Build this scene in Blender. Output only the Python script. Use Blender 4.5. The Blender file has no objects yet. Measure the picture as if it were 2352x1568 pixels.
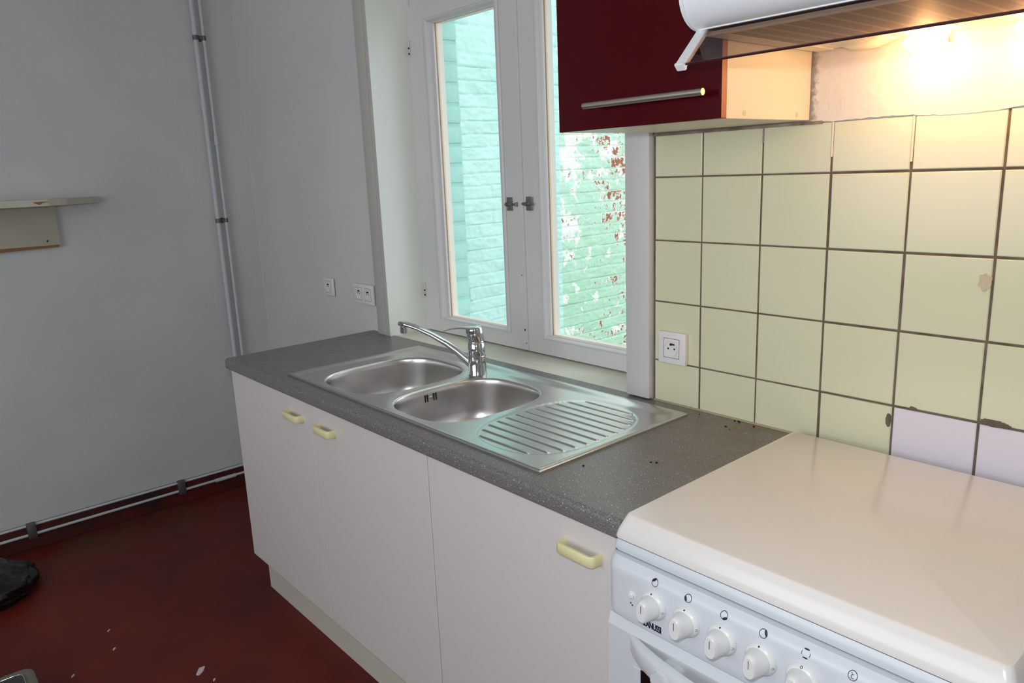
import bpy, bmesh, math, random
from mathutils import Vector, Matrix, geometry, noise
random.seed(7)
scn = bpy.context.scene
COL = scn.collection
DZ = 0.9            # everything is measured from the worktop; the floor is 0.9 m below it
PI = math.pi

# ------------------------------------------------------------------ materials
def s2l(c):
    return c/12.92 if c <= 0.04045 else ((c+0.055)/1.055)**2.4
def rgb(r, g, b):
    return (s2l(r/255), s2l(g/255), s2l(b/255), 1)
def mat(name, col, rough=0.5, metal=0.0, spec=0.5, bump=0.0, bscale=40, var=0.0, vscale=3, coat=0.0, col2=None, aniso=0.0):
    m = bpy.data.materials.new(name); m.use_nodes = True
    nt = m.node_tree; b = nt.nodes['Principled BSDF']
    b.inputs['Base Color'].default_value = col
    b.inputs['Roughness'].default_value = rough
    b.inputs['Metallic'].default_value = metal
    b.inputs['Specular IOR Level'].default_value = spec
    b.inputs['Coat Weight'].default_value = coat
    b.inputs['Anisotropic'].default_value = aniso
    tc = nt.nodes.new('ShaderNodeTexCoord')
    if var or col2:
        n = nt.nodes.new('ShaderNodeTexNoise'); n.inputs['Scale'].default_value = vscale
        n.inputs['Detail'].default_value = 5
        nt.links.new(tc.outputs['Object'], n.inputs['Vector'])
        r = nt.nodes.new('ShaderNodeValToRGB')
        c2 = col2 or tuple(c*(1-var) for c in col[:3])+(1,)
        r.color_ramp.elements[0].position = .35; r.color_ramp.elements[1].position = .65
        r.color_ramp.elements[0].color = c2; r.color_ramp.elements[1].color = col
        nt.links.new(n.outputs['Fac'], r.inputs['Fac']); nt.links.new(r.outputs['Color'], b.inputs['Base Color'])
    if bump:
        n = nt.nodes.new('ShaderNodeTexNoise'); n.inputs['Scale'].default_value = bscale
        n.inputs['Detail'].default_value = 4
        nt.links.new(tc.outputs['Object'], n.inputs['Vector'])
        bp = nt.nodes.new('ShaderNodeBump'); bp.inputs['Strength'].default_value = 1
        bp.inputs['Distance'].default_value = bump
        nt.links.new(n.outputs['Fac'], bp.inputs['Height']); nt.links.new(bp.outputs['Normal'], b.inputs['Normal'])
    return m
def N(nt, t, **kw):
    n = nt.nodes.new(t)
    for k, v in kw.items(): setattr(n, k, v)
    return n
def math_n(nt, op, a, b=None, c=None):
    n = nt.nodes.new('ShaderNodeMath'); n.operation = op
    for i, v in enumerate((a, b, c)):
        if v is None: continue
        if isinstance(v, (int, float)): n.inputs[i].default_value = v
        else: nt.links.new(v, n.inputs[i])
    return n.outputs[0]
def mixc(nt, fac, a, b):
    n = nt.nodes.new('ShaderNodeMix'); n.data_type = 'RGBA'
    if isinstance(fac, (int, float)): n.inputs[0].default_value = fac
    else: nt.links.new(fac, n.inputs[0])
    for i, v in ((6, a), (7, b)):
        if isinstance(v, tuple): n.inputs[i].default_value = v
        else: nt.links.new(v, n.inputs[i])
    return n.outputs[2]
def ramp(nt, fac, lo, hi):
    n = nt.nodes.new('ShaderNodeMapRange'); n.clamp = True
    n.inputs[1].default_value = lo; n.inputs[2].default_value = hi
    nt.links.new(fac, n.inputs[0]); return n.outputs[0]
def noise_n(nt, vec, scale, detail=4, rough=.5):
    n = nt.nodes.new('ShaderNodeTexNoise'); n.inputs['Scale'].default_value = scale
    n.inputs['Detail'].default_value = detail; n.inputs['Roughness'].default_value = rough
    if vec is not None: nt.links.new(vec, n.inputs['Vector'])
    return n.outputs['Fac']

M = {}
M['plaster'] = mat('plaster_paint', rgb(202, 203, 201), .75, bump=.004, bscale=14, col2=rgb(192, 195, 197), vscale=2.2)
M['plaster_back'] = mat('plaster_back', rgb(208, 208, 206), .7, bump=.003, bscale=10, col2=rgb(200, 201, 203), vscale=1.6)
M['fill'] = mat('filler_plaster', rgb(222, 214, 214), .8, bump=.002, bscale=60, col2=rgb(232, 222, 200), vscale=3)
def _dirt():
    m = M['fill']; nt = m.node_tree; b = nt.nodes['Principled BSDF']; src = b.inputs['Base Color'].links[0].from_socket
    tc = nt.nodes['Texture Coordinate']; sx = N(nt, 'ShaderNodeSeparateXYZ'); nt.links.new(tc.outputs['Object'], sx.inputs[0])
    e = math_n(nt, 'SUBTRACT', 1.0, ramp(nt, sx.outputs[0], .258, .285))
    d = ramp(nt, math_n(nt, 'ADD', math_n(nt, 'MULTIPLY', e, .5), math_n(nt, 'MULTIPLY', noise_n(nt, tc.outputs['Object'], 70, 5, .7), .7)), .58, .8)
    nt.links.new(mixc(nt, math_n(nt, 'MULTIPLY', d, .8), src, rgb(120, 112, 108)), b.inputs['Base Color'])
_dirt()
M['ceil'] = mat('ceiling_paint', rgb(225, 224, 220), .8)
M['gloss_white'] = mat('window_gloss_paint', rgb(214, 214, 212), .38, bump=.0006, bscale=30, col2=rgb(205, 206, 206), vscale=2)
M['reveal'] = mat('reveal_paint', rgb(240, 243, 236), .42, bump=.001, bscale=12)
M['sill'] = mat('sill_paint', rgb(226, 225, 208), .4, bump=.0006, bscale=20, col2=rgb(214, 213, 196), vscale=5)
M['casing'] = mat('casing_paint', rgb(206, 203, 204), .4, bump=.0006, bscale=25)
M['casing_beige'] = mat('casing_beige', rgb(186, 184, 178), .45, bump=.0006, bscale=25)
M['rawwood'] = mat('pale_wood', rgb(236, 205, 178), .6)
M['pale_bead'] = mat('pale_bead', rgb(240, 234, 224), .5)
M['dark_gap'] = mat('dark_gap', rgb(45, 42, 38), .9)
M['door'] = mat('cabinet_laminate', rgb(215, 210, 207), .42, bump=.0003, bscale=90)
M['carcass'] = mat('carcass', rgb(206, 200, 190), .5)
M['handle_cream'] = mat('handle_cream', rgb(230, 222, 172), .35)
M['cream_panel'] = mat('cream_panel', rgb(236, 226, 206), .4)
M['red_gloss'] = mat('red_gloss', rgb(68, 2, 10), .2, spec=.25)
M['edge_orange'] = mat('edge_orange', rgb(170, 84, 40), .4)
M['steel_bar'] = mat('brushed_bar', rgb(190, 182, 172), .42, metal=1)
M['chrome'] = mat('chrome', rgb(205, 206, 210), .07, metal=1)
M['white_plastic'] = mat('white_plastic', rgb(226, 223, 222), .35)
M['enamel'] = mat('white_enamel', rgb(211, 215, 221), .18, coat=.2)
M['enamel_lid'] = mat('lid_enamel', rgb(229, 225, 222), .2, coat=.0)
M['panel_white'] = mat('panel_white', rgb(211, 216, 224), .28)
M['knob'] = mat('knob_white', rgb(228, 230, 230), .3)
M['hood_white'] = mat('hood_white', rgb(224, 228, 232), .3)
M['hood_inner'] = mat('hood_inner', rgb(150, 148, 150), .6)
M['ink'] = mat('ink', rgb(22, 22, 48), .5)
M['ink_grey'] = mat('ink_grey', rgb(90, 95, 100), .5)
M['black_glass'] = mat('oven_glass', rgb(14, 10, 12), .05, spec=.6)
M['pipe_white'] = mat('pipe_paint', rgb(192, 196, 199), .5)
M['pipe_metal'] = mat('pipe_metal', rgb(150, 146, 146), .35, metal=.6)
M['clip'] = mat('clip_metal', rgb(110, 108, 105), .5, metal=.7)
M['skirting'] = mat('skirting_red', rgb(86, 22, 19), .5, bump=.001, bscale=30, col2=rgb(46, 22, 20), vscale=5)
M['bag'] = mat('bag_plastic', rgb(16, 17, 22), .3, bump=.006, bscale=22)
M['tray'] = mat('tray_grey', rgb(116, 110, 98), .5)
M['tray_dark'] = mat('tray_dark', rgb(52, 50, 52), .3)
M['crumb'] = mat('crumb', rgb(20, 16, 14), .9)
M['flake'] = mat('paint_flake', rgb(200, 190, 190), .8)
M['shelf'] = mat('shelf_paint', rgb(196, 196, 182), .5, col2=rgb(186, 182, 164), vscale=6)
M['shelf_board'] = mat('shelf_board', rgb(176, 170, 154), .5, col2=rgb(168, 163, 146), vscale=5)
M['chipwood'] = mat('bare_wood', rgb(140, 98, 60), .8, bump=.001, bscale=120)
M['grout'] = mat('grout', rgb(118, 103, 90), .9, bump=.0015, bscale=90, col2=rgb(92, 78, 67), vscale=25)
M['tile'] = mat('tile_glaze', rgb(217, 216, 186), .2, bump=.0004, bscale=3.0, col2=rgb(212, 212, 182), vscale=2.0)
M['tile_white'] = mat('tile_white', rgb(222, 217, 226), .13)
M['socket_hole'] = mat('socket_hole', rgb(25, 24, 24), .6)
M['latch'] = mat('latch_metal', rgb(140, 140, 138), .35, metal=.8)
M['hook'] = mat('hook_metal', rgb(176, 184, 178), .5)
M['ground'] = mat('yard_ground', rgb(150, 160, 150), .9)

# stainless steel
def steel():
    m = mat('stainless', rgb(206, 205, 202), .3, metal=1)
    nt = m.node_tree; b = nt.nodes['Principled BSDF']; tc = nt.nodes['Texture Coordinate']
    mp = N(nt, 'ShaderNodeMapping'); mp.inputs['Scale'].default_value = (3, 160, 30)
    nt.links.new(tc.outputs['Object'], mp.inputs['Vector'])
    f = noise_n(nt, mp.outputs['Vector'], 6, 3)
    nt.links.new(math_n(nt, 'MULTIPLY_ADD', f, .14, .24), b.inputs['Roughness'])
    bp = N(nt, 'ShaderNodeBump'); bp.inputs['Distance'].default_value = .00006; bp.inputs['Strength'].default_value = .6
    nt.links.new(f, bp.inputs['Height']); nt.links.new(bp.outputs['Normal'], b.inputs['Normal'])
    return m
M['steel'] = steel()
def bowl_steel():
    m = mat('stainless_bowl', rgb(208, 205, 203), .27, metal=1)
    nt = m.node_tree; b = nt.nodes['Principled BSDF']; tc = nt.nodes['Texture Coordinate']
    b.inputs['Anisotropic'].default_value = .55
    tg = N(nt, 'ShaderNodeTangent', direction_type='RADIAL', axis='Z'); nt.links.new(tg.outputs[0], b.inputs['Tangent'])
    return m
M['steel_bowl'] = bowl_steel()

# worktop laminate
def worktop_mat():
    m = mat('worktop_laminate', rgb(100, 98, 97), .38)
    nt = m.node_tree; b = nt.nodes['Principled BSDF']; tc = nt.nodes['Texture Coordinate']; v = tc.outputs['Object']
    base = mixc(nt, ramp(nt, noise_n(nt, v, 420, 3, .7), .42, .6), rgb(92, 90, 92), rgb(138, 136, 134))
    vo = N(nt, 'ShaderNodeTexVoronoi'); vo.inputs['Scale'].default_value = 210; vo.feature = 'F1'
    nt.links.new(v, vo.inputs['Vector'])
    sp = math_n(nt, 'LESS_THAN', vo.outputs['Distance'], .22)
    col = N(nt, 'ShaderNodeSeparateColor'); nt.links.new(vo.outputs['Color'], col.inputs[0])
    sel = math_n(nt, 'GREATER_THAN', col.outputs[0], .84)
    seld = math_n(nt, 'LESS_THAN', col.outputs[1], .25)
    c = mixc(nt, math_n(nt, 'MULTIPLY', sp, seld), base, rgb(40, 38, 40))
    c = mixc(nt, math_n(nt, 'MULTIPLY', sp, sel), c, rgb(222, 220, 216))
    # brown grime near the cooker and the wall
    sx = N(nt, 'ShaderNodeSeparateXYZ'); nt.links.new(v, sx.inputs[0])
    g = ramp(nt, sx.outputs[0], -.12, .24)
    g2 = math_n(nt, 'MULTIPLY', ramp(nt, sx.outputs[1], -.42, -.02), g)
    st = math_n(nt, 'MULTIPLY', g2, ramp(nt, noise_n(nt, v, 9, 5, .6), .3, .62))
    c = mixc(nt, math_n(nt, 'MULTIPLY', st, .75), c, rgb(104, 78, 54))
    # smears of pale grease
    sm = math_n(nt, 'MULTIPLY', ramp(nt, noise_n(nt, v, 14, 4, .6), .63, .75), g)
    c = mixc(nt, math_n(nt, 'MULTIPLY', sm, .25), c, rgb(170, 150, 130))
    nt.links.new(c, b.inputs['Base Color'])
    nt.links.new(math_n(nt, 'MULTIPLY_ADD', noise_n(nt, v, 30, 3), .2, .26), b.inputs['Roughness'])
    return m
M['worktop'] = worktop_mat()

# painted red floor
def floor_mat():
    m = mat('floor_paint', rgb(96, 30, 22), .5, spec=.3)
    nt = m.node_tree; b = nt.nodes['Principled BSDF']; tc = nt.nodes['Texture Coordinate']; v = tc.outputs['Object']
    c = mixc(nt, ramp(nt, noise_n(nt, v, 2.2, 5), .35, .65), rgb(80, 24, 19), rgb(108, 32, 20))
    # dusty greyish worn strip beside the skirting
    sx = N(nt, 'ShaderNodeSeparateXYZ'); nt.links.new(v, sx.inputs[0])
    near = math_n(nt, 'SUBTRACT', 1.0, ramp(nt, sx.outputs[0], -2.57, -2.1))
    w = math_n(nt, 'MULTIPLY', near, ramp(nt, noise_n(nt, v, 6, 5, .65), .42, .62))
    c = mixc(nt, math_n(nt, 'MULTIPLY', w, .7), c, rgb(78, 66, 50))
    mp = N(nt, 'ShaderNodeMapping'); mp.inputs['Scale'].default_value = (1, 2.6, 1); mp.inputs['Rotation'].default_value = (0, 0, .7)
    nt.links.new(v, mp.inputs['Vector'])
    scr = ramp(nt, noise_n(nt, mp.outputs['Vector'], 9, 8, .75), .68, .74)
    c = mixc(nt, math_n(nt, 'MULTIPLY', scr, .4), c, rgb(150, 96, 84))
    vo = N(nt, 'ShaderNodeTexVoronoi'); vo.inputs['Scale'].default_value = 9; nt.links.new(v, vo.inputs['Vector'])
    sp = math_n(nt, 'LESS_THAN', vo.outputs['Distance'], .016)
    c = mixc(nt, math_n(nt, 'MULTIPLY', sp, .8), c, rgb(180, 160, 150))
    nt.links.new(c, b.inputs['Base Color'])
    bp = N(nt, 'ShaderNodeBump'); bp.inputs['Distance'].default_value = .003
    nt.links.new(noise_n(nt, v, 6, 4), bp.inputs['Height']); nt.links.new(bp.outputs['Normal'], b.inputs['Normal'])
    return m
M['floor'] = floor_mat()

# neighbour's brick wall (object coordinates = place coordinates)
CH, CL, CZ0, CY0 = .0765, .222, -1.4, .42      # course height, brick length, origin
def brick_mat():
    m = mat('painted_brick', rgb(150, 222, 204), .8, spec=.2)
    nt = m.node_tree; b = nt.nodes['Principled BSDF']; tc = nt.nodes['Texture Coordinate']; v = tc.outputs['Object']
    sx = N(nt, 'ShaderNodeSeparateXYZ'); nt.links.new(v, sx.inputs[0]); Y = sx.outputs[1]; Z = sx.outputs[2]
    tq = mixc(nt, ramp(nt, noise_n(nt, v, 3, 5), .35, .65), rgb(186, 226, 218), rgb(198, 234, 227))
    gr = mixc(nt, ramp(nt, noise_n(nt, v, 4, 5), .35, .65), rgb(182, 218, 196), rgb(194, 226, 208))
    lowgreen = math_n(nt, 'SUBTRACT', 1.0, ramp(nt, Z, -.5, .5))
    gr = mixc(nt, math_n(nt, 'MULTIPLY', lowgreen, .5), gr, rgb(168, 212, 178))
    wob = math_n(nt, 'MULTIPLY_ADD', noise_n(nt, v, 16, 2), .03, 2.112)
    beyond = math_n(nt, 'GREATER_THAN', Y, wob)
    c = mixc(nt, beyond, tq, gr)
    # which brick: random number per brick, and how near its edge
    vv = math_n(nt, 'DIVIDE', math_n(nt, 'SUBTRACT', Z, CZ0), CH)
    row = math_n(nt, 'FLOOR', vv); fz = math_n(nt, 'FRACT', vv)
    uu = math_n(nt, 'ADD', math_n(nt, 'DIVIDE', math_n(nt, 'SUBTRACT', Y, CY0), CL), math_n(nt, 'MULTIPLY', math_n(nt, 'MODULO', row, 2.0), .5))
    colm = math_n(nt, 'FLOOR', uu); fy = math_n(nt, 'FRACT', uu)
    cb = N(nt, 'ShaderNodeCombineXYZ'); nt.links.new(row, cb.inputs[0]); nt.links.new(colm, cb.inputs[1])
    wn = N(nt, 'ShaderNodeTexWhiteNoise', noise_dimensions='3D'); nt.links.new(cb.outputs[0], wn.inputs[0])
    rnd = wn.outputs['Value']
    dz = math_n(nt, 'ABSOLUTE', math_n(nt, 'SUBTRACT', fz, .5)); dy = math_n(nt, 'ABSOLUTE', math_n(nt, 'SUBTRACT', fy, .5))
    face = math_n(nt, 'MULTIPLY', math_n(nt, 'LESS_THAN', dz, .42), math_n(nt, 'LESS_THAN', dy, .47))
    hi = ramp(nt, Z, -.15, .65)
    right = ramp(nt, Y, 2.25, 2.75)
    # white limewash patches: top, and a patch near the left boundary
    nw = math_n(nt, 'MULTIPLY_ADD', rnd, .09, noise_n(nt, v, 9, 6, .62))
    left = math_n(nt, 'SUBTRACT', 1.0, ramp(nt, Y, 2.14, 2.38))
    midz = math_n(nt, 'SUBTRACT', 1.0, math_n(nt, 'ABSOLUTE', math_n(nt, 'MULTIPLY', math_n(nt, 'SUBTRACT', Z, .17), 3.4)))
    lm = math_n(nt, 'MAXIMUM', math_n(nt, 'MULTIPLY', left, midz), 0.0)
    top_ = ramp(nt, Z, .40, .62)
    thr = math_n(nt, 'SUBTRACT', math_n(nt, 'SUBTRACT', .655, math_n(nt, 'MULTIPLY', lm, .22)), math_n(nt, 'MULTIPLY', top_, .115))
    wm = math_n(nt, 'MULTIPLY', math_n(nt, 'GREATER_THAN', nw, thr), beyond)
    c = mixc(nt, wm, c, rgb(238, 236, 230))
    # bare brown brick, kept to the brick faces
    nb = math_n(nt, 'MULTIPLY_ADD', rnd, .12, noise_n(nt, v, 26, 7, .72))
    thr2 = math_n(nt, 'SUBTRACT', math_n(nt, 'SUBTRACT', .722, math_n(nt, 'MULTIPLY', right, .06)), math_n(nt, 'MULTIPLY', math_n(nt, 'MULTIPLY', hi, right), .07))
    thr2 = math_n(nt, 'SUBTRACT', thr2, math_n(nt, 'MULTIPLY', hi, .02))
    edge = math_n(nt, 'MULTIPLY', math_n(nt, 'GREATER_THAN', nb, math_n(nt, 'SUBTRACT', thr2, .022)), beyond)
    c = mixc(nt, edge, c, rgb(234, 228, 214))
    bm_ = math_n(nt, 'MULTIPLY', math_n(nt, 'MULTIPLY', math_n(nt, 'GREATER_THAN', nb, thr2), beyond), face)
    c = mixc(nt, bm_, c, mixc(nt, noise_n(nt, v, 40, 2), rgb(176, 104, 82), rgb(140, 96, 74)))
    nt.links.new(c, b.inputs['Base Color'])
    h = math_n(nt, 'ADD', noise_n(nt, v, 34, 5, .6), math_n(nt, 'MULTIPLY', noise_n(nt, v, 7, 3), 1.2))
    bp = N(nt, 'ShaderNodeBump'); bp.inputs['Distance'].default_value = .008; bp.inputs['Strength'].default_value = .7
    nt.links.new(h, bp.inputs['Height']); nt.links.new(bp.outputs['Normal'], b.inputs['Normal'])
    return m
M['brick'] = brick_mat()
M['jamb_brick'] = mat('jamb_turquoise', rgb(168, 218, 210), .75, bump=.012, bscale=9, col2=rgb(178, 226, 218), vscale=4)

def glass_mat(name, tint, gloss=.08, rough=0.0):
    m = bpy.data.materials.new(name); m.use_nodes = True; nt = m.node_tree
    nt.nodes.remove(nt.nodes['Principled BSDF']); out = nt.nodes['Material Output']
    t = N(nt, 'ShaderNodeBsdfTransparent'); t.inputs[0].default_value = tint
    g = N(nt, 'ShaderNodeBsdfGlossy'); g.inputs['Roughness'].default_value = rough
    mx = N(nt, 'ShaderNodeMixShader'); fr = N(nt, 'ShaderNodeFresnel'); fr.inputs[0].default_value = 1.45
    geo = N(nt, 'ShaderNodeNewGeometry')
    nt.links.new(math_n(nt, 'MULTIPLY', fr.outputs[0], math_n(nt, 'SUBTRACT', 1.0, geo.outputs['Backfacing'])), mx.inputs[0]); nt.links.new(t.outputs[0], mx.inputs[1]); nt.links.new(g.outputs[0], mx.inputs[2])
    nt.links.new(mx.outputs[0], out.inputs[0]); return m
M['pane'] = glass_mat('window_glass', (.97, .98, .97, 1))
M['smoke'] = glass_mat('smoked_visor', (.68, .63, .62, 1))
def emis(name, col, s):
    m = bpy.data.materials.new(name); m.use_nodes = True; b = m.node_tree.nodes['Principled BSDF']
    b.inputs['Base Color'].default_value = col; b.inputs['Emission Color'].default_value = col; b.inputs['Emission Strength'].default_value = s
    return m
M['bulb'] = emis('warm_bulb', (1, .68, .36, 1), 14)

def filter_mat():
    m = mat('hood_filter', rgb(196, 178, 150), .55)
    nt = m.node_tree; b = nt.nodes['Principled BSDF']; tc = nt.nodes['Texture Coordinate']
    sx = N(nt, 'ShaderNodeSeparateXYZ'); nt.links.new(tc.outputs['Object'], sx.inputs[0])
    fx = math_n(nt, 'FRACT', math_n(nt, 'MULTIPLY', sx.outputs[0], 1/.034))
    fy = math_n(nt, 'FRACT', math_n(nt, 'MULTIPLY', sx.outputs[1], 1/.0075))
    s = math_n(nt, 'MULTIPLY', math_n(nt, 'GREATER_THAN', fx, .22), math_n(nt, 'GREATER_THAN', fy, .55))
    c = mixc(nt, s, rgb(206, 188, 158), rgb(104, 84, 62))
    nt.links.new(c, b.inputs['Base Color']); return m
M['filter'] = filter_mat()

# ------------------------------------------------------------------ mesh helpers
def box(bm, x0, x1, y0, y1, z0, z1, bev=0, seg=2, mi=0):
    r = bmesh.ops.create_cube(bm, size=1)['verts']
    for v in r:
        v.co = Vector(((x0+x1)/2+v.co.x*(x1-x0), (y0+y1)/2+v.co.y*(y1-y0), (z0+z1)/2+v.co.z*(z1-z0)))
    fs = list({f for v in r for f in v.link_faces})
    for f in fs: f.material_index = mi
    if bev:
        es = list({e for v in r for e in v.link_edges})
        o = bmesh.ops.bevel(bm, geom=es, offset=bev, segments=seg, profile=.5, affect='EDGES', clamp_overlap=True)
        for f in o['faces']: f.material_index = mi
    return r
def loft(bm, rings, cap0=True, cap1=True, closed=True, mi=0):
    rv = [[bm.verts.new(p) for p in r] for r in rings]
    n = len(rv[0])
    for a, b in zip(rv[:-1], rv[1:]):
        for i in range(n if closed else n-1):
            j = (i+1) % n
            f = bm.faces.new((a[i], a[j], b[j], b[i])); f.material_index = mi
    if cap0 and closed: bm.faces.new(rv[0][::-1]).material_index = mi
    if cap1 and closed: bm.faces.new(rv[-1]).material_index = mi
    return rv
def lathe(bm, prof, c=(0, 0, 0), axis='z', n=40, cap0=True, cap1=True, mi=0, mtx=None):
    rings = []
    for (r, h) in prof:
        ring = []
        for i in range(n):
            a = 2*PI*i/n
            if axis == 'z': p = Vector((r*math.cos(a), r*math.sin(a), h))
            elif axis == 'y': p = Vector((r*math.cos(a), -h, r*math.sin(a)))   # h grows towards -y
            else: p = Vector((h, r*math.cos(a), r*math.sin(a)))
            if mtx: p = mtx @ p
            ring.append(p+Vector(c))
        rings.append(ring)
    loft(bm, rings, cap0, cap1, True, mi)
def tube(bm, pts, r, n=14, mi=0, sx=1, sz=1):
    pts = [Vector(p) for p in pts]
    rings = []
    prev = None
    for i, p in enumerate(pts):
        t = (pts[min(i+1, len(pts)-1)]-pts[max(i-1, 0)]).normalized()
        ref = Vector((0, 0, 1)) if abs(t.z) < .9 else Vector((0, 1, 0))
        if prev is None: u = t.cross(ref).normalized()
        else: u = (prev-t*prev.dot(t)).normalized()
        prev = u; w = t.cross(u)
        rr = r[i] if isinstance(r, (list, tuple)) else r
        rings.append([p+(u*math.cos(2*PI*k/n)*sx+w*math.sin(2*PI*k/n)*sz)*rr for k in range(n)])
    loft(bm, rings, mi=mi)
def extrude_profile(bm, prof, x0, x1, mi=0, closed=True):
    """prof: list of (y,z) -> prism along x"""
    loft(bm, [[(x0, y, z) for y, z in prof], [(x1, y, z) for y, z in prof]], closed=closed, mi=mi)
def poly(bm, pts, mi=0):
    f = bm.faces.new([bm.verts.new(p) for p in pts]); f.material_index = mi; return f
def brickbox(bm, xb, xf, y0, y1, z0, z1, c=.005):
    loft(bm, [[(xb, y0, z0), (xb, y1, z0), (xb, y1, z1), (xb, y0, z1)], [(xf-c, y0, z0), (xf-c, y1, z0), (xf-c, y1, z1), (xf-c, y0, z1)],
              [(xf-c*.3, y0+c*.3, z0+c*.3), (xf-c*.3, y1-c*.3, z0+c*.3), (xf-c*.3, y1-c*.3, z1-c*.3), (xf-c*.3, y0+c*.3, z1-c*.3)],
              [(xf, y0+c, z0+c), (xf, y1-c, z0+c), (xf, y1-c, z1-c), (xf, y0+c, z1-c)]], cap0=False)
def frange(a, b_, s):
    n = max(1, round((b_-a)/s)); return [a+(b_-a)*i/n for i in range(n+1)]
def BM(): return bmesh.new()

def root_of(o):
    while o.parent: o = o.parent
    return o
def obj(name, bm, m, parent=None, smooth=None, origin=None):
    bmesh.ops.recalc_face_normals(bm, faces=bm.faces[:])
    off = Vector((0, 0, 0))
    if parent is not None:
        rt = root_of(parent); off = Vector(rt['_o']) if '_o' in rt else Vector((0, 0, 0))
    elif origin is not None: off = Vector(origin)
    for v in bm.verts: v.co -= off
    me = bpy.data.meshes.new(name); bm.to_mesh(me); bm.free()
    for k in (m if isinstance(m, (list, tuple)) else [m]): me.materials.append(M[k] if isinstance(k, str) else k)
    o = bpy.data.objects.new(name, me); COL.objects.link(o)
    if parent is not None: o.parent = parent
    else:
        o.location = (off.x, off.y, off.z+DZ); o['_o'] = tuple(off)
    if smooth is not None:
        me.polygons.foreach_set('use_smooth', [True]*len(me.polygons))
        if smooth < 170:
            try: me.set_sharp_from_angle(angle=math.radians(smooth))
            except Exception: pass
    return o
def thing(name, loc, label=None, cat=None, group=None, kind=None):
    o = bpy.data.objects.new(name, None); COL.objects.link(o)
    o.location = (loc[0], loc[1], loc[2]+DZ); o['_o'] = tuple(float(c) for c in loc)
    o.empty_display_size = .05
    return tag(o, label, cat, group, kind)
def tag(o, label=None, cat=None, group=None, kind=None):
    if label: o['label'] = label
    if cat: o['category'] = cat
    if group: o['group'] = group
    if kind: o['kind'] = kind
    return o
def copy_tree(o, parent=None):
    c = o.copy(); COL.objects.link(c)
    if parent is not None: c.parent = parent
    for ch in [k for k in bpy.data.objects if k.parent == o]: copy_tree(ch, c)
    return c

# ------------------------------------------------------------------ the setting
XL = -2.58; XR = 2.2; YR = -3.6; ZF = -.9; ZC = 1.75; TH = .375
WX0, WX1, WZ0, WZ1 = -1.39, -.215, -.02, 1.30      # window opening
bm = BM(); box(bm, XL-.3, XR+.3, YR-.3, TH, ZF-.1, ZF)
tag(obj('floor', bm, 'floor'), 'dark red painted concrete floor, scuffed and flaking', 'floor', kind='structure')
bm = BM(); box(bm, XL-.3, XR+.3, YR-.3, TH, ZC, ZC+.1)
tag(obj('ceiling', bm, 'ceil'), 'plain white ceiling above the kitchen', 'ceiling', kind='structure')
# left wall with the shallow chase the pipes run in
bm = BM()
box(bm, XL-.3, XL, YR-.3, TH, ZF, ZC)
wl = tag(obj('wall_left', bm, 'plaster'), 'grey white plastered side wall carrying pipes and shelf', 'wall', kind='structure')
bm = BM(); box(bm, XR, XR+.3, YR, TH, ZF, ZC)
tag(obj('wall_right', bm, 'plaster_back'), 'plain plastered wall beyond the cooker', 'wall', kind='structure')
# rear wall with the other window's opening
RX0, RX1, RZ0, RZ1 = -1.5, 1.3, .0, 1.45
bm = BM()
box(bm, XL, RX0, YR-.3, YR, ZF, ZC); box(bm, RX1, XR, YR-.3, YR, ZF, ZC)
box(bm, RX0, RX1, YR-.3, YR, ZF, RZ0); box(bm, RX0, RX1, YR-.3, YR, RZ1, ZC)
tag(obj('wall_rear', bm, 'plaster_back'), 'plastered wall behind the viewer with a wide window', 'wall', kind='structure')
w2 = thing('window_2', ((RX0+RX1)/2, YR-.1, RZ0), 'wide white window behind the viewer', 'window', kind='structure')
bm = BM()
for a, b_, c, d in ((RX0, RX0+.06, RZ0, RZ1), (RX1-.06, RX1, RZ0, RZ1), (-.13, -.07, RZ0, RZ1), (RX0, RX1, RZ0, RZ0+.06), (RX0, RX1, RZ1-.06, RZ1)):
    box(bm, a, b_, YR-.15, YR-.1, c, d)
obj('window_frame', bm, 'gloss_white', w2)

# back wall (window and tile wall)
bm = BM(); WY = .004
box(bm, XL, WX0, WY, TH, ZF, ZC); box(bm, WX1, XR, WY, TH, ZF, ZC)
box(bm, WX0, WX1, WY, TH, ZF, WZ0-.03); box(bm, WX0, WX1, WY, TH, WZ1, ZC)
wb = tag(obj('wall_back', bm, 'plaster_back'), 'plastered wall holding the window, half clad in pale green tiles', 'wall', kind='structure')
# turquoise brick on the outer reveal of the window
bm = BM()
z = WZ0-.03; k = 0
while z < WZ1:
    zz = min(z+.068, WZ1)
    box(bm, WX0-.001, WX0+.006+random.uniform(-.002, .003), .205, TH-.004*random.random(), z+.003, zz-.003, .004, 2)
    z += .076; k += 1
box(bm, WX0-.002, WX0+.001, .205, TH, WZ0-.03, WZ1)
obj('brick_reveal', bm, 'jamb_brick', wb, smooth=40)
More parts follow.
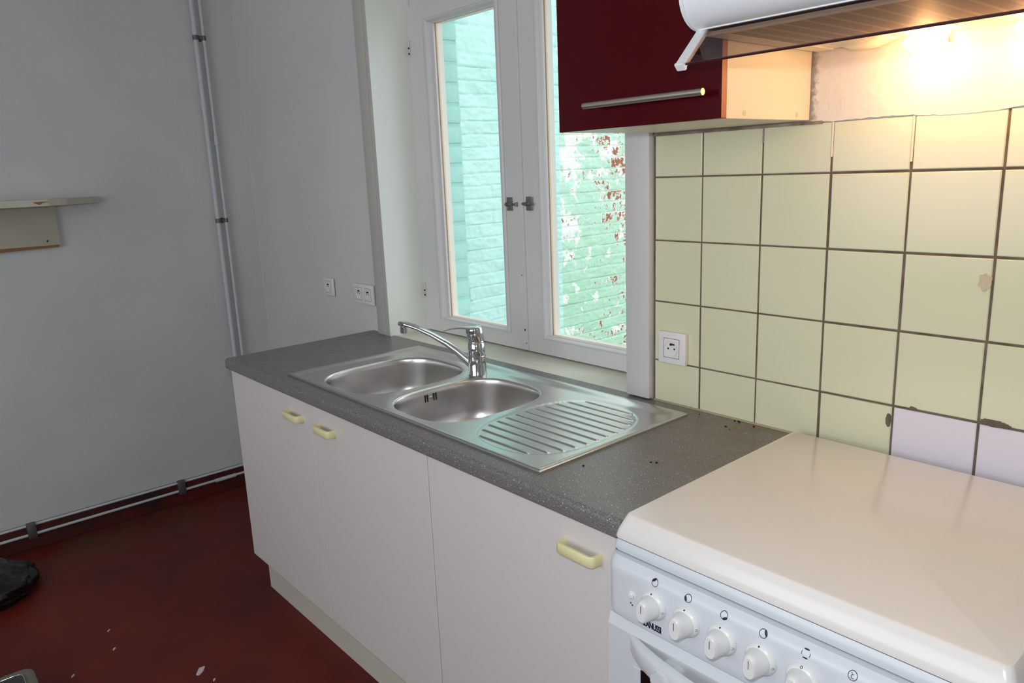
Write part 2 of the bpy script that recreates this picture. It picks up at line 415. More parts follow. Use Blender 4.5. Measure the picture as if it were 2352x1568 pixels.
# plaster band above the tiles (smeared filler) and grout bed
P = .1533; H3 = .1088
TX0 = -.137; TX1 = XR; TZ1 = .668
bm = BM(); box(bm, TX0-.006, TX1, .0022, WY+.001, -.5, TZ1)
obj('grout', bm, 'grout', wb)
bm = BM()
nx = 420
top = [(TX0-.0+i*(TX1-TX0)/nx) for i in range(nx+1)]
ring0 = []; ring1 = []
for i, x in enumerate(top):
    zz = .670+.0015*noise.noise(Vector((x*14, 0, 3)))+.0018*noise.noise(Vector((x*70, 0, 3)))
    if .46 < x < .62: zz -= .005*math.sin((x-.46)/.16*PI)**.5
    ring0.append((x, -.0012, zz)); ring1.append((x, -.0012, .99))
rv = loft(bm, [ring0, ring1], closed=False)
ring2 = [(p[0], .003, p[2]) for p in ring0]
loft(bm, [ring0, ring2], closed=False)
bmesh.ops.remove_doubles(bm, verts=bm.verts[:], dist=1e-5)
obj('plaster_band', bm, 'fill', wb)
# tiles
def tile(bm, x0, x1, z0, z1, mi):
    g = .0012; yf = 0; yb = .0035; bv = .0022
    j = [random.uniform(-.0003, .0003) for _ in range(4)]
    o = [(x0, z0), (x1, z0), (x1, z1), (x0, z1)]
    i1 = [(x0+bv*.3, z0+bv*.3), (x1-bv*.3, z0+bv*.3), (x1-bv*.3, z1-bv*.3), (x0+bv*.3, z1-bv*.3)]
    i2 = [(x0+bv, z0+bv), (x1-bv, z0+bv), (x1-bv, z1-bv), (x0+bv, z1-bv)]
    loft(bm, [[(a, yb, b_) for a, b_ in o], [(a, yf+.0012+jj, b_) for (a, b_), jj in zip(i1, j)],
              [(a, yf+jj, b_) for (a, b_), jj in zip(i2, j)]], cap0=False, cap1=True, mi=mi)
bm = BM()
kx = -1
xs = [TX0]+[k*P for k in range(0, 15)]
for i in range(len(xs)-1):
    xa = xs[i]+(.0008 if i == 0 else .0017); xb = xs[i+1]-.0017
    if xa > TX1-.05: break
    xb = min(xb, TX1)
    # rows: top cut row, full rows, down behind the units
    zr = [H3-4*P, H3-3*P, H3-2*P, H3-P, H3, H3+P, H3+2*P, H3+3*P, TZ1]
    for r in range(len(zr)-1):
        wide = .0016+(.0007 if xs[i] > .3 else 0)
        za, zb_ = zr[r]+wide*.7, zr[r+1]-wide
        if r == len(zr)-2: zb_ = TZ1
        mi = 1 if (xs[i] > 2.9*P and zr[r] < H3-P+.01 and zr[r] < .0) else 0
        jx = random.uniform(-.0005, .0005)
        xaa = xa+(.0005 if xs[i] > .3 else 0)
        # the lowest visible row over the worktop stands on a thin bed
        tile(bm, xaa+jx, xb+jx, za, zb_, mi)
obj('tiles', bm, ['tile', 'tile_white'], wb, smooth=25)
for xj, zj in ((P, .635), (2*P, .60), (3*P, .585)):
    bm = BM(); box(bm, xj-.0019, xj+.0019, -.0004, .003, zj, TZ1, .0006, 1); obj('plaster_joint', bm, 'fill', wb)
bm = BM(); extrude_profile(bm, [(.002, .6655), (-.0018, .6655), (-.0022, .6715), (.002, .6735)], -.140, .285)
obj('dirty_joint', bm, mat('dirty_joint', rgb(120, 98, 84), .9, col2=rgb(168, 152, 134), vscale=18), wb)
# grout chips broken out of the tiles
bm = BM()
def chip(bm, cx, cz, rx, rz, seed, n=36, y=-.0009):
    pts = []
    for i in range(n):
        a = 2*PI*i/n; k = 1+.35*noise.noise(Vector((math.cos(a)*1.5, math.sin(a)*1.5, seed)))+.22*noise.noise(Vector((math.cos(a)*6, math.sin(a)*6, seed)))
        pts.append((cx+rx*k*math.cos(a), cz+rz*k*math.sin(a)))
    loft(bm, [[(p[0], .001, p[1]) for p in pts], [(cx+(p[0]-cx)*.96, y, cz+(p[1]-cz)*.96) for p in pts]], cap0=False)
chip(bm, .4535, .077, .0055, .015, 1)
obj('grout_chip', bm, 'grout', wb); bm = BM(); chip(bm, .638, .1125, .028, .0065, 5)
obj('grout_chip', bm, 'grout', wb); bm = BM()
chip(bm, .498, .1118, .008, .0035, 8)
obj('grout_chip', bm, 'grout', wb)
bm = BM(); chip(bm, .6015, .371, .0105, .016, 12)
obj('plaster_patch', bm, mat('patch_plaster', rgb(196, 184, 156), .9, bump=.002, bscale=80), wb)
# bottom seal line against the worktop
bm = BM(); extrude_profile(bm, [(.001, .0), (-.004, .0), (-.002, .003), (.001, .004)], TX0, .27)
obj('seal', bm, mat('seal_line', rgb(160, 150, 124), .7), wb)

# skirting of the left wall
bm = BM(); box(bm, XL-.001, XL+.016, YR, WY, ZF, ZF+.112, .003)
tag(obj('baseboard_left', bm, 'skirting'), 'dark red painted skirting along the left wall', 'skirting', kind='structure')

# ------------------------------------------------------------------ the window
w1 = thing('window_1', (-.8, .1, 0), 'white wooden casement window over the sink', 'window', kind='structure')
bm = BM()      # left and right linings and head lining
box(bm, WX0-.002, WX0+.002, -.0165, .2, WZ0-.02, WZ1)
box(bm, WX1-.002, WX1+.012, -.005, .2, WZ0-.02, WZ1)
box(bm, WX0, WX1, -.005, .2, WZ1-.01, WZ1+.01)
obj('reveal_lining', bm, 'reveal', w1)
bm = BM(); box(bm, WX0+.002, WX1-.002, -.004, .205, -.045, -.001)
obj('window_sill', bm, 'sill', w1)
# casings
def casing(x0, x1, z0, z1, m, inner):
    bm = BM()
    s = 1 if inner > 0 else -1
    a, b_ = (x0, x1)
    box(bm, a, b_, -.018, .006, z0, z1, .0025)
    # fine moulding lines on the edge towards the opening
    e = b_ if inner > 0 else a
    for k, w in (((0, .008), (1, .018)) if inner > 0 else ()):
        box(bm, e-s*(w+.003) if s > 0 else e+w, e-s*w if s > 0 else e+w+.003, -.0195-.001*k, -.017, z0, z1, .0006, 1)
    return obj('casing', bm, m, w1, smooth=40)
casing(-1.475, WX0+.001, -.0005, WZ1+.08, 'casing_beige', 1)
casing(WX1-.003, -.1415, .004, WZ1+.08, 'casing', -1)
casing_top = BM(); box(casing_top, -1.475, -.1415, -.017, .006, WZ1+.002, WZ1+.075, .0025)
obj('casing', casing_top, 'casing', w1)
# fixed frame behind the sashes
bm = BM()
box(bm, WX0+.002, -1.374, .156, .205, .0, WZ1-.01)
box(bm, -.231, WX1-.002, .156, .205, .0, WZ1-.01)
box(bm, WX0+.002, WX1-.002, .160, .205, 1.190, WZ1-.01)
box(bm, WX0+.002, WX1-.002, .172, .205, -.001, .012)
obj('window_frame', bm, 'gloss_white', w1)
bm = BM(); box(bm, -1.374, -.231, .168, .171, -.0005, .004); box(bm, -.8095, -.8065, .156, .17, .003, 1.187)
obj('shadow_gap', bm, 'dark_gap', w1)

def sash(x0, x1, gx0, gx1, bx0, bx1, name_bolt=True, strip=None):
    z0, z1 = .004, 1.187; gz0, gz1 = .068, 1.115; bz0, bz1 = .055, 1.133
    s = BM(); yf = .15; yb = .192
    for a, b_, c, d in ((x0, bx0, z0, z1), (bx1, x1, z0, z1), (bx0, bx1, z0, bz0), (bx0, bx1, bz1, z1)):
        box(s, a, b_, yf, yb, c, d)
    bmesh.ops.remove_doubles(s, verts=s.verts[:], dist=1e-6)
    so = obj('sash', s, 'gloss_white', w1)
    # glazing bead: profile lofted round the opening (mitred)
    prof = [(0, 0), (.0, -.004), (.004, -.007), (.010, -.007), (.013, -.003), (.016, .008), (.022, .012), (.022, .019), (0, .019)]
    fx0 = (gx0-bx0)/.022; fx1 = (bx1-gx1)/.022; fz0 = (gz0-bz0)/.022; fz1 = (bz1-gz1)/.022
    b2 = BM(); rings = []
    for cx, cz, sx, sz in ((bx0, bz0, fx0, fz0), (bx1, bz0, -fx1, fz0), (bx1, bz1, -fx1, -fz1), (bx0, bz1, fx0, -fz1)):
        rings.append([(cx+p*sx, yf+q, cz+p*sz) for p, q in prof])
    rings.append(rings[0])
    loft(b2, rings, cap0=False, cap1=False)
    bmesh.ops.remove_doubles(b2, verts=b2.verts[:], dist=1e-6)
    obj('glazing_bead', b2, 'casing', so)
    for nm, mt_, ya_, yb_, dd in (('outer_rebate', 'rawwood', .176, .182, 0), ('outer_bead', 'pale_bead', .182, .204, .0015)):
      b3 = BM()
      for a, b_, c, d in ((gx0-.012, gx0-.001, gz0-.01, gz1+.01), (gx1+.001, gx1+.012, gz0-.01, gz1+.01), (gx0-.01, gx1+.01, gz0-.012, gz0-.001), (gx0-.01, gx1+.01, gz1+.001, gz1+.012)):
        box(b3, a, b_, ya_, yb_, c, d)
      obj(nm, b3, mt_, so)
    b4 = BM(); box(b4, gx0-.004, gx1+.004, .1725, .1755, gz0-.004, gz1+.004)
    obj('glass', b4, 'pane', so)
    return so
s1 = sash(-1.373, -.810, -1.242, -.906, -1.285, -.872)
s2 = sash(-.806, -.2315, -.688, -.345, -.710, -.317)
bm = BM(); box(bm, -.8085, -.783, .144, .1505, .006, 1.187, .001)
obj('cover_strip', bm, 'gloss_white', s2)
bm = BM()
for (a, c, r) in ((-.795, .075, .0035), (-.79, .030, .002), (-.80, .26, .002)):
    lathe(bm, [(r, 0), (r, .0008)], c=(a, .1437, c), axis='y', n=12)
obj('screw_hole', bm, 'dark_gap', s2)
for zz in (.13, 1.02):
    bm = BM()
    for k in range(3): tube(bm, [(-1.374, .1475, zz+k*.019), (-1.374, .1475, zz+k*.019+.017)], .0035, 10)
    obj('hinge', bm, 'gloss_white', s1, smooth=40)
    bm = BM()
    for k in range(2): box(bm, -1.377, -1.371, .1435, .146, zz+k*.019+.006, zz+k*.019+.0125)
    obj('hinge_gap', bm, 'dark_gap', s1)
# the two bolts at mid height
def bolt(cx, cz, par, flip):
    bm = BM()
    y = .149 if flip < 0 else .143
    for dz in (-.013, .013):
        box(bm, cx-.014, cx+.014, y-.0022, y, cz+dz-.009, cz+dz+.009, .002)
    tube(bm, [(cx-.017, y-.006, cz-.001), (cx+.022, y-.006, cz-.001)], .0042, 10)
    tube(bm, [(cx-flip*.017, y-.006, cz-.001), (cx-flip*.017, y-.014, cz+.000)], .005, 10)
    for a in (-.009, .009):
        box(bm, cx+a-.002, cx+a+.002, y-.012, y, cz-.007, cz+.006, .001)
    box(bm, cx-.004, cx+.006, y-.011, y, cz-.014, cz-.007, .001)
    obj('bolt', bm, 'latch', par, smooth=40)
bolt(-.853, .492, s1, -1); bolt(-.752, .494, s2, 1)
bm = BM(); tube(bm, [(-.822, .141, .491), (-.812, .141, .491)], .004, 10); box(bm, -.815, -.809, .136, .15, .484, .498, .001)
obj('bolt_keeper', bm, 'latch', s1)

# neighbour's brick wall outside
NX = -2.6
def hbrick(y, z):
    zw = z+.006*noise.noise(Vector((y*2.2, z*3, 5)))+.0025*noise.noise(Vector((y*11, z*8, 2)))
    v = (zw-CZ0)/CH; row = math.floor(v); fz = v-row
    u = (y-CY0)/CL+.5*(row % 2)+.02*noise.noise(Vector((row*3.3, y*2, 1))); col_ = math.floor(u); fy = u-col_
    d = min(fz, 1-fz)*CH; e = min(fy, 1-fy)*CL
    wj = .006+.003*noise.noise(Vector((y*7, row*1.7, 9)))
    h = -.0085*max(0, 1-d/wj)**1.3
    if noise.noise(Vector((row*1.31, col_*2.17+round(fy), 4))) > -.05: h = min(h, -.005*max(0, 1-e/.007))
    h += .004*noise.noise(Vector((row*7.7+.5, col_*5.1+.5, 3)))
    h += .006*noise.noise(Vector((y*9, z*14, 6)))+.004*noise.noise(Vector((y*30, z*40, 1)))
    return h
bm = BM()
ys = frange(.38, .95, .05)[:-1]+frange(.95, 3.2, .0105)[:-1]+frange(3.2, 7.2, .05)
zs = frange(ZF-.6, -.8, .04)[:-1]+frange(-.8, 1.25, .0062)[:-1]+frange(1.25, 2.3, .012)
gv = [[bm.verts.new((NX+hbrick(y, z), y, z)) for z in zs] for y in ys]
for i in range(len(ys)-1):
    for j in range(len(zs)-1): bm.faces.new((gv[i][j], gv[i+1][j], gv[i+1][j+1], gv[i][j+1]))
box(bm, NX-.25, NX-.03, .38, 7.2, ZF-.6, 2.3)
wo = tag(obj('wall_outside', bm, 'brick', smooth=50), 'painted brick wall outside the window, turquoise with flaking green and white', 'wall', kind='structure')
bm = BM(); box(bm, NX-.3, 6, TH+.01, 9, ZF-.6, ZF-.5)
tag(obj('ground', bm, 'ground'), 'pale yard ground outside the window', 'ground', kind='structure')
bm = BM()
tube(bm, [(NX+.03, 1.283, -.085), (NX+.03, 1.283, -.165)], .012, 12)
box(bm, NX-.002, NX+.03, 1.277, 1.289, -.10, -.09); box(bm, NX-.002, NX+.045, 1.262, 1.304, -.172, -.163, .002)
tag(obj('wall_bracket', bm, 'hook', smooth=40), 'short pale metal pipe stub on the turquoise brick wall outside', 'bracket')

# ------------------------------------------------------------------ worktop
WXL, WXR = -1.545, .2565
OUT = (-1.14, .0055, -.5496, -.0545)     # sink outline
bm = BM()
y0 = -.5978; r1 = .011; pr = []
pr.append((-.52, 0)); 
for k in range(7):
    a = k/6*PI/2; pr.append((y0+r1-r1*math.sin(a), -r1+r1*math.cos(a)))
for k in range(6):
    a = k/5*PI/2; pr.append((y0+.008-.008*math.cos(a), -.038+.008-.008*math.sin(a)))
pr.append((-.52, -.038))
pr2 = pr
extrude_profile(bm, pr2, WXL, WXR)
cutx0, cutx1 = -1.085, -.345
box(bm, WXL, cutx0, -.52, .002, -.038, 0); box(bm, cutx1, WXR, -.52, .002, -.038, 0)
box(bm, cutx0, cutx1, -.108, .002, -.038, 0)
wt = tag(obj('worktop', bm, 'worktop', smooth=30), 'dark grey speckled laminate worktop under the double sink', 'worktop')
bm = BM(); extrude_profile(bm, [(a*.999-.0003, b_-.0) for a, b_ in pr], WXL-.0025, WXL); box(bm, WXL-.0025, WXL, -.52, .0, -.038, 0)
obj('end_edging', bm, mat('edging_pink', rgb(196, 176, 164), .6), wt)

# ------------------------------------------------------------------ sink
B1 = (-.894, -.3165, .1755, .2005); B2 = (-.5225, -.3215, .163, .1925)
def superell(b, d=0, n=96, e=3.1):
    cx, cy, hx, hy = b; pts = []
    for i in range(n):
        a = 2*PI*i/n; c, s = math.cos(a), math.sin(a)
        pts.append((cx+(hx-d)*math.copysign(abs(c)**(2/e), c), cy+(hy-d)*math.copysign(abs(s)**(2/e), s)))
    return pts
def sstep(a, b_, v):
    t = min(1, max(0, (v-a)/(b_-a))); return t*t*(3-2*t)
DR = (-.177, -.315, .152, .199)
RIBS = [-.135-.0322*k for k in range(12)]
def hsink(x, y):
    d = min(x-OUT[0], OUT[1]-x, y-OUT[2], OUT[3]-y)
    h = .0062*min(1, max(0, d/.004))**.5
    # recessed deck: corner-rounded
    lx0, lx1, ly0, ly1 = -1.130, .0005, -.5455, -.066
    wl_, wr_, wf_, wb_ = .022, .016, .014, .034
    fx = min((x-lx0)/wl_, (lx1-x)/wr_); fy = min((y-ly0)/wf_, (ly1-y)/wb_)
    fx = min(fx, 3); fy = min(fy, 3)
    if fx < 1.6 and fy < 1.6:
        f = 1.6-math.hypot(1.6-fx, 1.6-fy)
    else: f = min(fx, fy)
    h -= .0066*sstep(0, 1, f)
    for b in (B1, B2):
        q = (abs((x-b[0])/b[2])**3.1+abs((y-b[1])/b[3])**3.1)**(1/3.1)
        if q < 1.12: h -= .0016*(1-min(1, max(0, (q-1)/.05)))
    q = (abs((x-DR[0])/DR[2])**2.7+abs((y-DR[1])/DR[3])**2.7)**(1/2.7)
    if q < 1.1:
        h -= .0016*(1-sstep(.97, 1.0, q))
        for yk in RIBS:
            t = (y-yk)
            if abs(t) < .008:
                qq = abs((yk-DR[1])/DR[3])**2.7
                ext = DR[2]*(max(0, 1-qq)**(1/2.7))-.012
                ex = sstep(0, .004, ext-abs(x-DR[0]))
                h += .0034*math.exp(-(t/.0030)**2)*ex
    return h+.0022
pts = []
def inb(x, y, m=.004):
    for b in (B1, B2):
        if (abs((x-b[0])/(b[2]+m))**3.1+abs((y-b[1])/(b[3]+m))**3.1) < 1: return True
    return False
def uniq(l):
    l = sorted(l); o = [l[0]]
    for v in l[1:]:
        if v-o[-1] > .0008: o.append(v)
    return o
# structured grid over the drainer, coarser elsewhere
gx = uniq([OUT[0], OUT[0]+.0015, OUT[0]+.004]+frange(-1.134, -1.094, .003)+frange(-1.09, -.345, .011)+frange(-.34, -.02, .0055)+frange(-.016, .0005, .002)+[OUT[1]-.0015, OUT[1]])
gyA = uniq([OUT[2], OUT[2]+.0015, OUT[2]+.004]+frange(-.545, -.529, .0025)+frange(-.525, -.105, .0024)+frange(-.1, -.064, .004)+[OUT[3]-.004, OUT[3]-.0015, OUT[3]])
xi = len(gx)
verts = []; 
for x in gx:
    for j, y in enumerate(gyA):
        if x < -.345 and OUT[2]+.02 < y < -.11 and j % 4: continue
        if inb(x, y): continue
        verts.append((x, y))
nb = len(verts); cons = []
for b in (B1, B2):
    p = superell(b); k0 = len(verts); verts += p
    cons += [(k0+i, k0+(i+1) % len(p)) for i in range(len(p))]
res = geometry.delaunay_2d_cdt([Vector(v) for v in verts], cons, [], 0, 1e-6)
vo, _, fo = res[0], res[1], res[2]
bm = BM(); bv = [bm.verts.new((v.x, v.y, hsink(v.x, v.y))) for v in vo]
for f in fo:
    cx = sum(vo[i].x for i in f)/3; cy = sum(vo[i].y for i in f)/3
    if inb(cx, cy, 0): continue
    try: bm.faces.new([bv[i] for i in f])
    except Exception: pass
for f in bm.faces:
    f.normal_update()
    if f.normal.z < 0: f.normal_flip()
# outer skirt
be = [(OUT[0], OUT[2]), (OUT[1], OUT[2]), (OUT[1], OUT[3]), (OUT[0], OUT[3])]
sk = thing('sink', (-.57, -.3, 0), 'stainless steel double bowl sink with ribbed drainer set in the worktop', 'sink')
def obj_raw(name, bm, m, parent, smooth=180):
    rt = root_of(parent); off = Vector(rt['_o'])
    for v in bm.verts: v.co -= off
    me = bpy.data.meshes.new(name); bm.to_mesh(me); bm.free(); me.materials.append(M[m])
    me.polygons.foreach_set('use_smooth', [True]*len(me.polygons))
    o = bpy.data.objects.new(name, me); COL.objects.link(o); o.parent = parent; return o
obj_raw('deck', bm, 'steel', sk)
bm = BM(); ring_a = [(x, y, .0005) for x, y in be]; e = .0012
ring_b = [(OUT[0]-e, OUT[2]-e, .0002), (OUT[1]+e, OUT[2]-e, .0002), (OUT[1]+e, OUT[3]+e, .0002), (OUT[0]-e, OUT[3]+e, .0002)]
ring_c = [(OUT[0]+.001, OUT[2]+.001, .0055), (OUT[1]-.001, OUT[2]+.001, .0055), (OUT[1]-.001, OUT[3]-.001, .0055), (OUT[0]+.001, OUT[3]-.001, .0055)]
loft(bm, [ring_b, [(x, y, .005) for x, y, _ in ring_b], ring_c], cap0=False, cap1=False)
obj('rim', bm, 'steel', sk)
def bowl(b):
    bm = BM(); rings = []
    z0 = [hsink(x, y) for x, y in superell(b)]
    for d, dz in ((0, 0), (.0025, -.0008), (.0045, -.003), (.0058, -.007), (.007, -.02), (.009, -.05), (.012, -.09), (.017, -.115), (.025, -.132), (.038, -.143), (.055, -.149), (.08, -.152), (.11, -.154)):
        p = superell(b, d, e=3.1 if d < .03 else 2.7)
        rings.append([(x, y, z0[i]*max(0, 1+dz/.02)+dz) for i, (x, y) in enumerate(p)])
    c = (b[0], b[1])
    rings.append([(c[0]+.045*math.cos(2*PI*i/96), c[1]+.045*math.sin(2*PI*i/96), -.156) for i in range(96)])
    loft(bm, rings, cap0=False, cap1=False)
    o = obj('bowl', bm, 'steel_bowl', sk, smooth=180)
    bm = BM(); lathe(bm, [(.046, -.1555), (.040, -.159), (.036, -.163), (.004, -.163)], c=(c[0], c[1], 0), n=40, cap0=False)
    obj('drain', bm, 'steel_bowl', o, smooth=40)
    return o
bo1 = bowl(B1); bo2 = bowl(B2)
ox = B2[0]-B2[2]+.0078
for yy in (-.354, -.346, -.324, -.316):
    bm = BM(); box(bm, ox-.004, ox+.0022, yy-.0022, yy+.0022, -.038, -.016, .0018, 3)
    obj('overflow_slot', bm, 'dark_gap', bo2)
bm = BM(); lathe(bm, [(.0045, -.002), (.0045, .002), (.002, .0035)], c=(ox, -.335, -.027), axis='x', n=16)
obj('overflow_screw', bm, 'chrome', bo2, smooth=40)

# ------------------------------------------------------------------ tap
FX, FY = -.695, -.146
tp = thing('mixer_tap', (FX, FY, .0), 'chrome mixer tap with a long swivel spout behind the two bowls', 'tap')
D = Vector((-.91, -.414, 0)).normalized()
bm = BM()
lathe(bm, [(.0285, .002), (.0285, .0035), (.0272, .0055), (.0268, .0585), (.0255, .060), (.0262, .0615), (.0248, .097), (.0235, .099), (.0238, .101), (.0215, .108), (.017, .118), (.008, .123)], c=(FX, FY, 0), n=48)
obj('body', bm, 'chrome', tp, smooth=35)
def frame(z, tilt, ax):
    return Matrix.Translation((FX, FY, z)) @ Matrix.Rotation(tilt, 4, ax)
axv = Vector((0, 0, 1)).cross(D)
bm = BM()
mt = frame(.104, math.radians(7), axv)
lathe(bm, [(.0225, -.002), (.0248, .001), (.0252, .034), (.0245, .040), (.022, .0425), (.001, .0432)], n=48, mtx=mt, cap1=True)
# lever blade growing out of the cap
L = Vector((-.86, -.51, 0)).normalized(); S = Vector((-L.y, L.x, 0))
cp = Vector((FX, FY, 0)); rings = []
for t, h, w, th in ((.0, .145, .021, .008), (.02, .1455, .019, .008), (.035, .1455, .0145, .0075), (.05, .145, .0118, .0062), (.07, .1425, .0105, .0052), (.088, .1385, .0098, .0044), (.100, .135, .0086, .003), (.104, .1335, .006, .0018)):
    p = cp+L*t+Vector((0, 0, h-.0025))
    rings.append([p+S*(w*math.cos(2*PI*k/16))+Vector((0, 0, th*.5*math.sin(2*PI*k/16))) for k in range(16)])
loft(bm, rings)
obj('lever', bm, 'chrome', tp, smooth=50)
bm = BM(); rings = []
SD = Vector((-D.y, D.x, 0))
path = [(.020, .030, .0095, .013), (.035, .042, .0095, .012), (.067, .067, .0098, .0100), (.10, .089, .0102, .0085), (.152, .1145, .0112, .0072), (.195, .131, .0118, .0062), (.220, .1385, .0130, .0066), (.243, .1435, .0135, .0072), (.260, .1450, .0125, .0075), (.268, .1450, .0085, .0062)]
for i, (d, h, w, th) in enumerate(path):
    p0 = path[max(0, i-1)]; p1 = path[min(len(path)-1, i+1)]
    t = (D*(p1[0]-p0[0])+Vector((0, 0, p1[1]-p0[1]))).normalized(); up = t.cross(SD); up = up if up.z > 0 else -up
    p = cp+D*d+Vector((0, 0, h))
    rings.append([p+SD*(w*math.copysign(abs(math.cos(a))**.75, math.cos(a)))+up*(th*math.copysign(abs(math.sin(a))**.75, math.sin(a))) for a in [2*PI*k/24 for k in range(24)]])
loft(bm, rings)
sp = obj('spout', bm, 'chrome', tp, smooth=60)
bm = BM(); q = cp+D*.253
lathe(bm, [(.0102, .1155), (.0113, .117), (.0113, .135), (.0100, .1365), (.0100, .142)], c=(q.x, q.y, 0), n=32)
obj('aerator', bm, 'chrome', sp, smooth=35)

# ------------------------------------------------------------------ base cabinets
def cabinet(doors, label):
    x0, x1 = doors[0][0], doors[-1][1]
    t = thing('base_cabinet', ((x0+x1)/2, -.3, ZF), label, 'cabinet')
    bm = BM()
    box(bm, x0+.001, x0+.016, -.565, -.03, -.742, -.0385); box(bm, x1-.016, x1, -.565, -.03, -.742, -.0385)
    box(bm, x0+.016, x1-.016, -.565, -.03, -.742, -.726); box(bm, x0+.016, x1-.016, -.04, -.03, -.726, -.045)
    box(bm, x0+.016, x1-.016, -.565, -.547, -.075, -.0385)
    obj('carcass', bm, 'carcass', t)
    for a, b_, hx in doors:
        bm = BM(); box(bm, a+.001, b_-.001, -.585, -.567, -.744, -.0405, .0012, 1)
        d = obj('door', bm, 'door', t)
        bm = BM(); box(bm, a+.0005, b_-.0005, -.538, -.522, ZF, -.743, .001, 1)
        obj('plinth', bm, 'carcass', t)
        bm = BM(); hz = -.0975; w = .045
        pathp = [(hx-w, -.583), (hx-w, -.600), (hx-w+.002, -.6065), (hx-w+.008, -.609), (hx+w-.008, -.609), (hx+w-.002, -.6065), (hx+w, -.600), (hx+w, -.583)]
        rings = []
        for i, (p, c) in enumerate(pathp):
            p0 = pathp[max(0, i-1)]; p1 = pathp[min(7, i+1)]
            tx, ty = p1[0]-p0[0], p1[1]-p0[1]; l = math.hypot(tx, ty); nx_, ny_ = -ty/l, tx/l
            hw, hh = .0038, .0105
            rings.append([(p+nx_*s*hw, c+ny_*s*hw, hz+v*hh) for s, v in ((-.6, -1), (.6, -1), (1, -.8), (1, .8), (.6, 1), (-.6, 1), (-1, .8), (-1, -.8))])
        loft(bm, rings)
        obj('handle', bm, 'handle_cream', d, smooth=50)
    return t
cabinet([(-1.530, -.9340, -1.034), (-.9330, -.3450, -.838)], 'wide white two-door base cabinet under the double sink bowls')
cabinet([(-.3435, .2530, .156)], 'white one-door base cabinet under the drainer, beside the cooker')

# ------------------------------------------------------------------ wall cabinet
uc = thing('wall_cabinet', (.05, -.15, .674), 'wall cabinet with glossy dark red door and long bar handle', 'cabinet')
UX0, UX1, UZ0, UZ1 = -.142, .257, .674, 1.394
bm = BM()
box(bm, UX0, UX0+.016, -.30, -.002, UZ0, UZ1, .001, 1); box(bm, UX1-.016, UX1, -.30, -.002, UZ0, UZ1, .001, 1)
box(bm, UX0+.016, UX1-.016, -.30, -.002, UZ0, UZ0+.016); box(bm, UX0+.016, UX1-.016, -.30, -.002, UZ1-.016, UZ1)
box(bm, UX0+.016, UX1-.016, -.012, -.002, UZ0+.016, UZ1-.016)
obj('carcass', bm, 'cream_panel', uc)
for yy in (-.242, -.053):
    bm = BM(); lathe(bm, [(.0052, 0), (.0052, .0006), (.004, .0009)], c=(UX1, yy, .681+.0035), axis='x', n=20)
    obj('screw_cap', bm, 'carcass', uc)
bm = BM(); box(bm, UX0+.000, UX1+.004, -.322, -.304, UZ0, UZ1-.002, .001, 1)
for f in bm.faces:
    f.normal_update()
    if abs(f.calc_center_median().x-(UX1+.004)) < .0004: f.material_index = 1
ud = obj('door', bm, ['red_gloss', 'edge_orange'], uc)
bm = BM(); tube(bm, [(-.041, -.352, .7195), (.2435, -.352, .7195)], .0062, 20)
for xx in (.0, .20): tube(bm, [(xx, -.321, .7195), (xx, -.349, .7195)], .0042, 12)
obj('handle', bm, 'steel_bar', ud, smooth=50)

# ------------------------------------------------------------------ cooker hood
HX0, HX1 = .265, .865
hd = thing('cooker_hood', ((HX0+HX1)/2, -.2, .805), 'white slim cooker hood with smoked visor and two lit lamps over the cooker', 'hood')
bm = BM()
cy, cz, cr = -.400, .862, .050
def roll(r, a0=-PI/2, a1=PI/2*1.15, n=18):
    return [(cy-r*math.cos(a), cz+r*math.sin(a)) for a in [a0+(a1-a0)*k/n for k in range(n+1)]]
prof = [(-.388, .812)]+roll(cr)+[(-.30, .945), (-.004, .955), (-.004, .945), (-.28, .935), (-.375, .895), (-.380, .835), (-.378, .818)]
extrude_profile(bm, prof, HX0+.004, HX1-.004)
obj('front_shell', bm, 'hood_white', hd, smooth=35)
for a, b_ in ((HX0, HX0+.006), (HX1-.006, HX1)):
    bm = BM(); pe = [(-.004, .809), (-.388, .809)]+roll(cr+.0025)+[(-.30, .949), (-.004, .959)]
    extrude_profile(bm, pe, a, b_); obj('end_panel', bm, 'hood_white', hd, smooth=30)
bm = BM(); extrude_profile(bm, [(-.394, .8115), (-.4045, .8105), (-.4055, .8155), (-.394, .8165)], HX0, HX1)
obj('front_lip', bm, 'hood_white', hd)
bm = BM(); box(bm, HX0+.006, HX1-.006, -.386, -.372, .803, .809); box(bm, HX0+.006, HX0+.04, -.372, -.01, .803, .809); box(bm, HX1-.04, HX1-.006, -.372, -.01, .803, .809)
box(bm, HX0+.04, HX1-.04, -.13, -.01, .8055, .809)
obj('under_tray', bm, 'cream_panel', hd)
bm = BM(); box(bm, HX0+.04, HX1-.04, -.372, -.13, .8035, .809)
obj('filter_grille', bm, 'filter', hd)
bm = BM(); 
for a, b_ in ((.30, .40), (.44, .83)):
    pr_ = [(-.012, .8055), (-.018, .793), (-.05, .787), (-.085, .793), (-.095, .8055)]
    if a > .4: pass
loft(bm, [[(.335, y, z_) for y, z_ in [(-.012, .8055), (-.018, .8035), (-.05, .803), (-.085, .8035), (-.095, .8055)]],
          [(.36, y, z_) for y, z_ in [(-.012, .8055), (-.018, .796), (-.05, .792), (-.085, .796), (-.095, .8055)]],
          [(.40, y, z_) for y, z_ in [(-.012, .8055), (-.018, .795), (-.05, .790), (-.085, .795), (-.095, .8055)]],
          [(.43, y, z_) for y, z_ in [(-.012, .8055), (-.018, .8035), (-.05, .803), (-.085, .8035), (-.095, .8055)]]])
obj('lamp_housing', bm, 'cream_panel', hd, smooth=60)
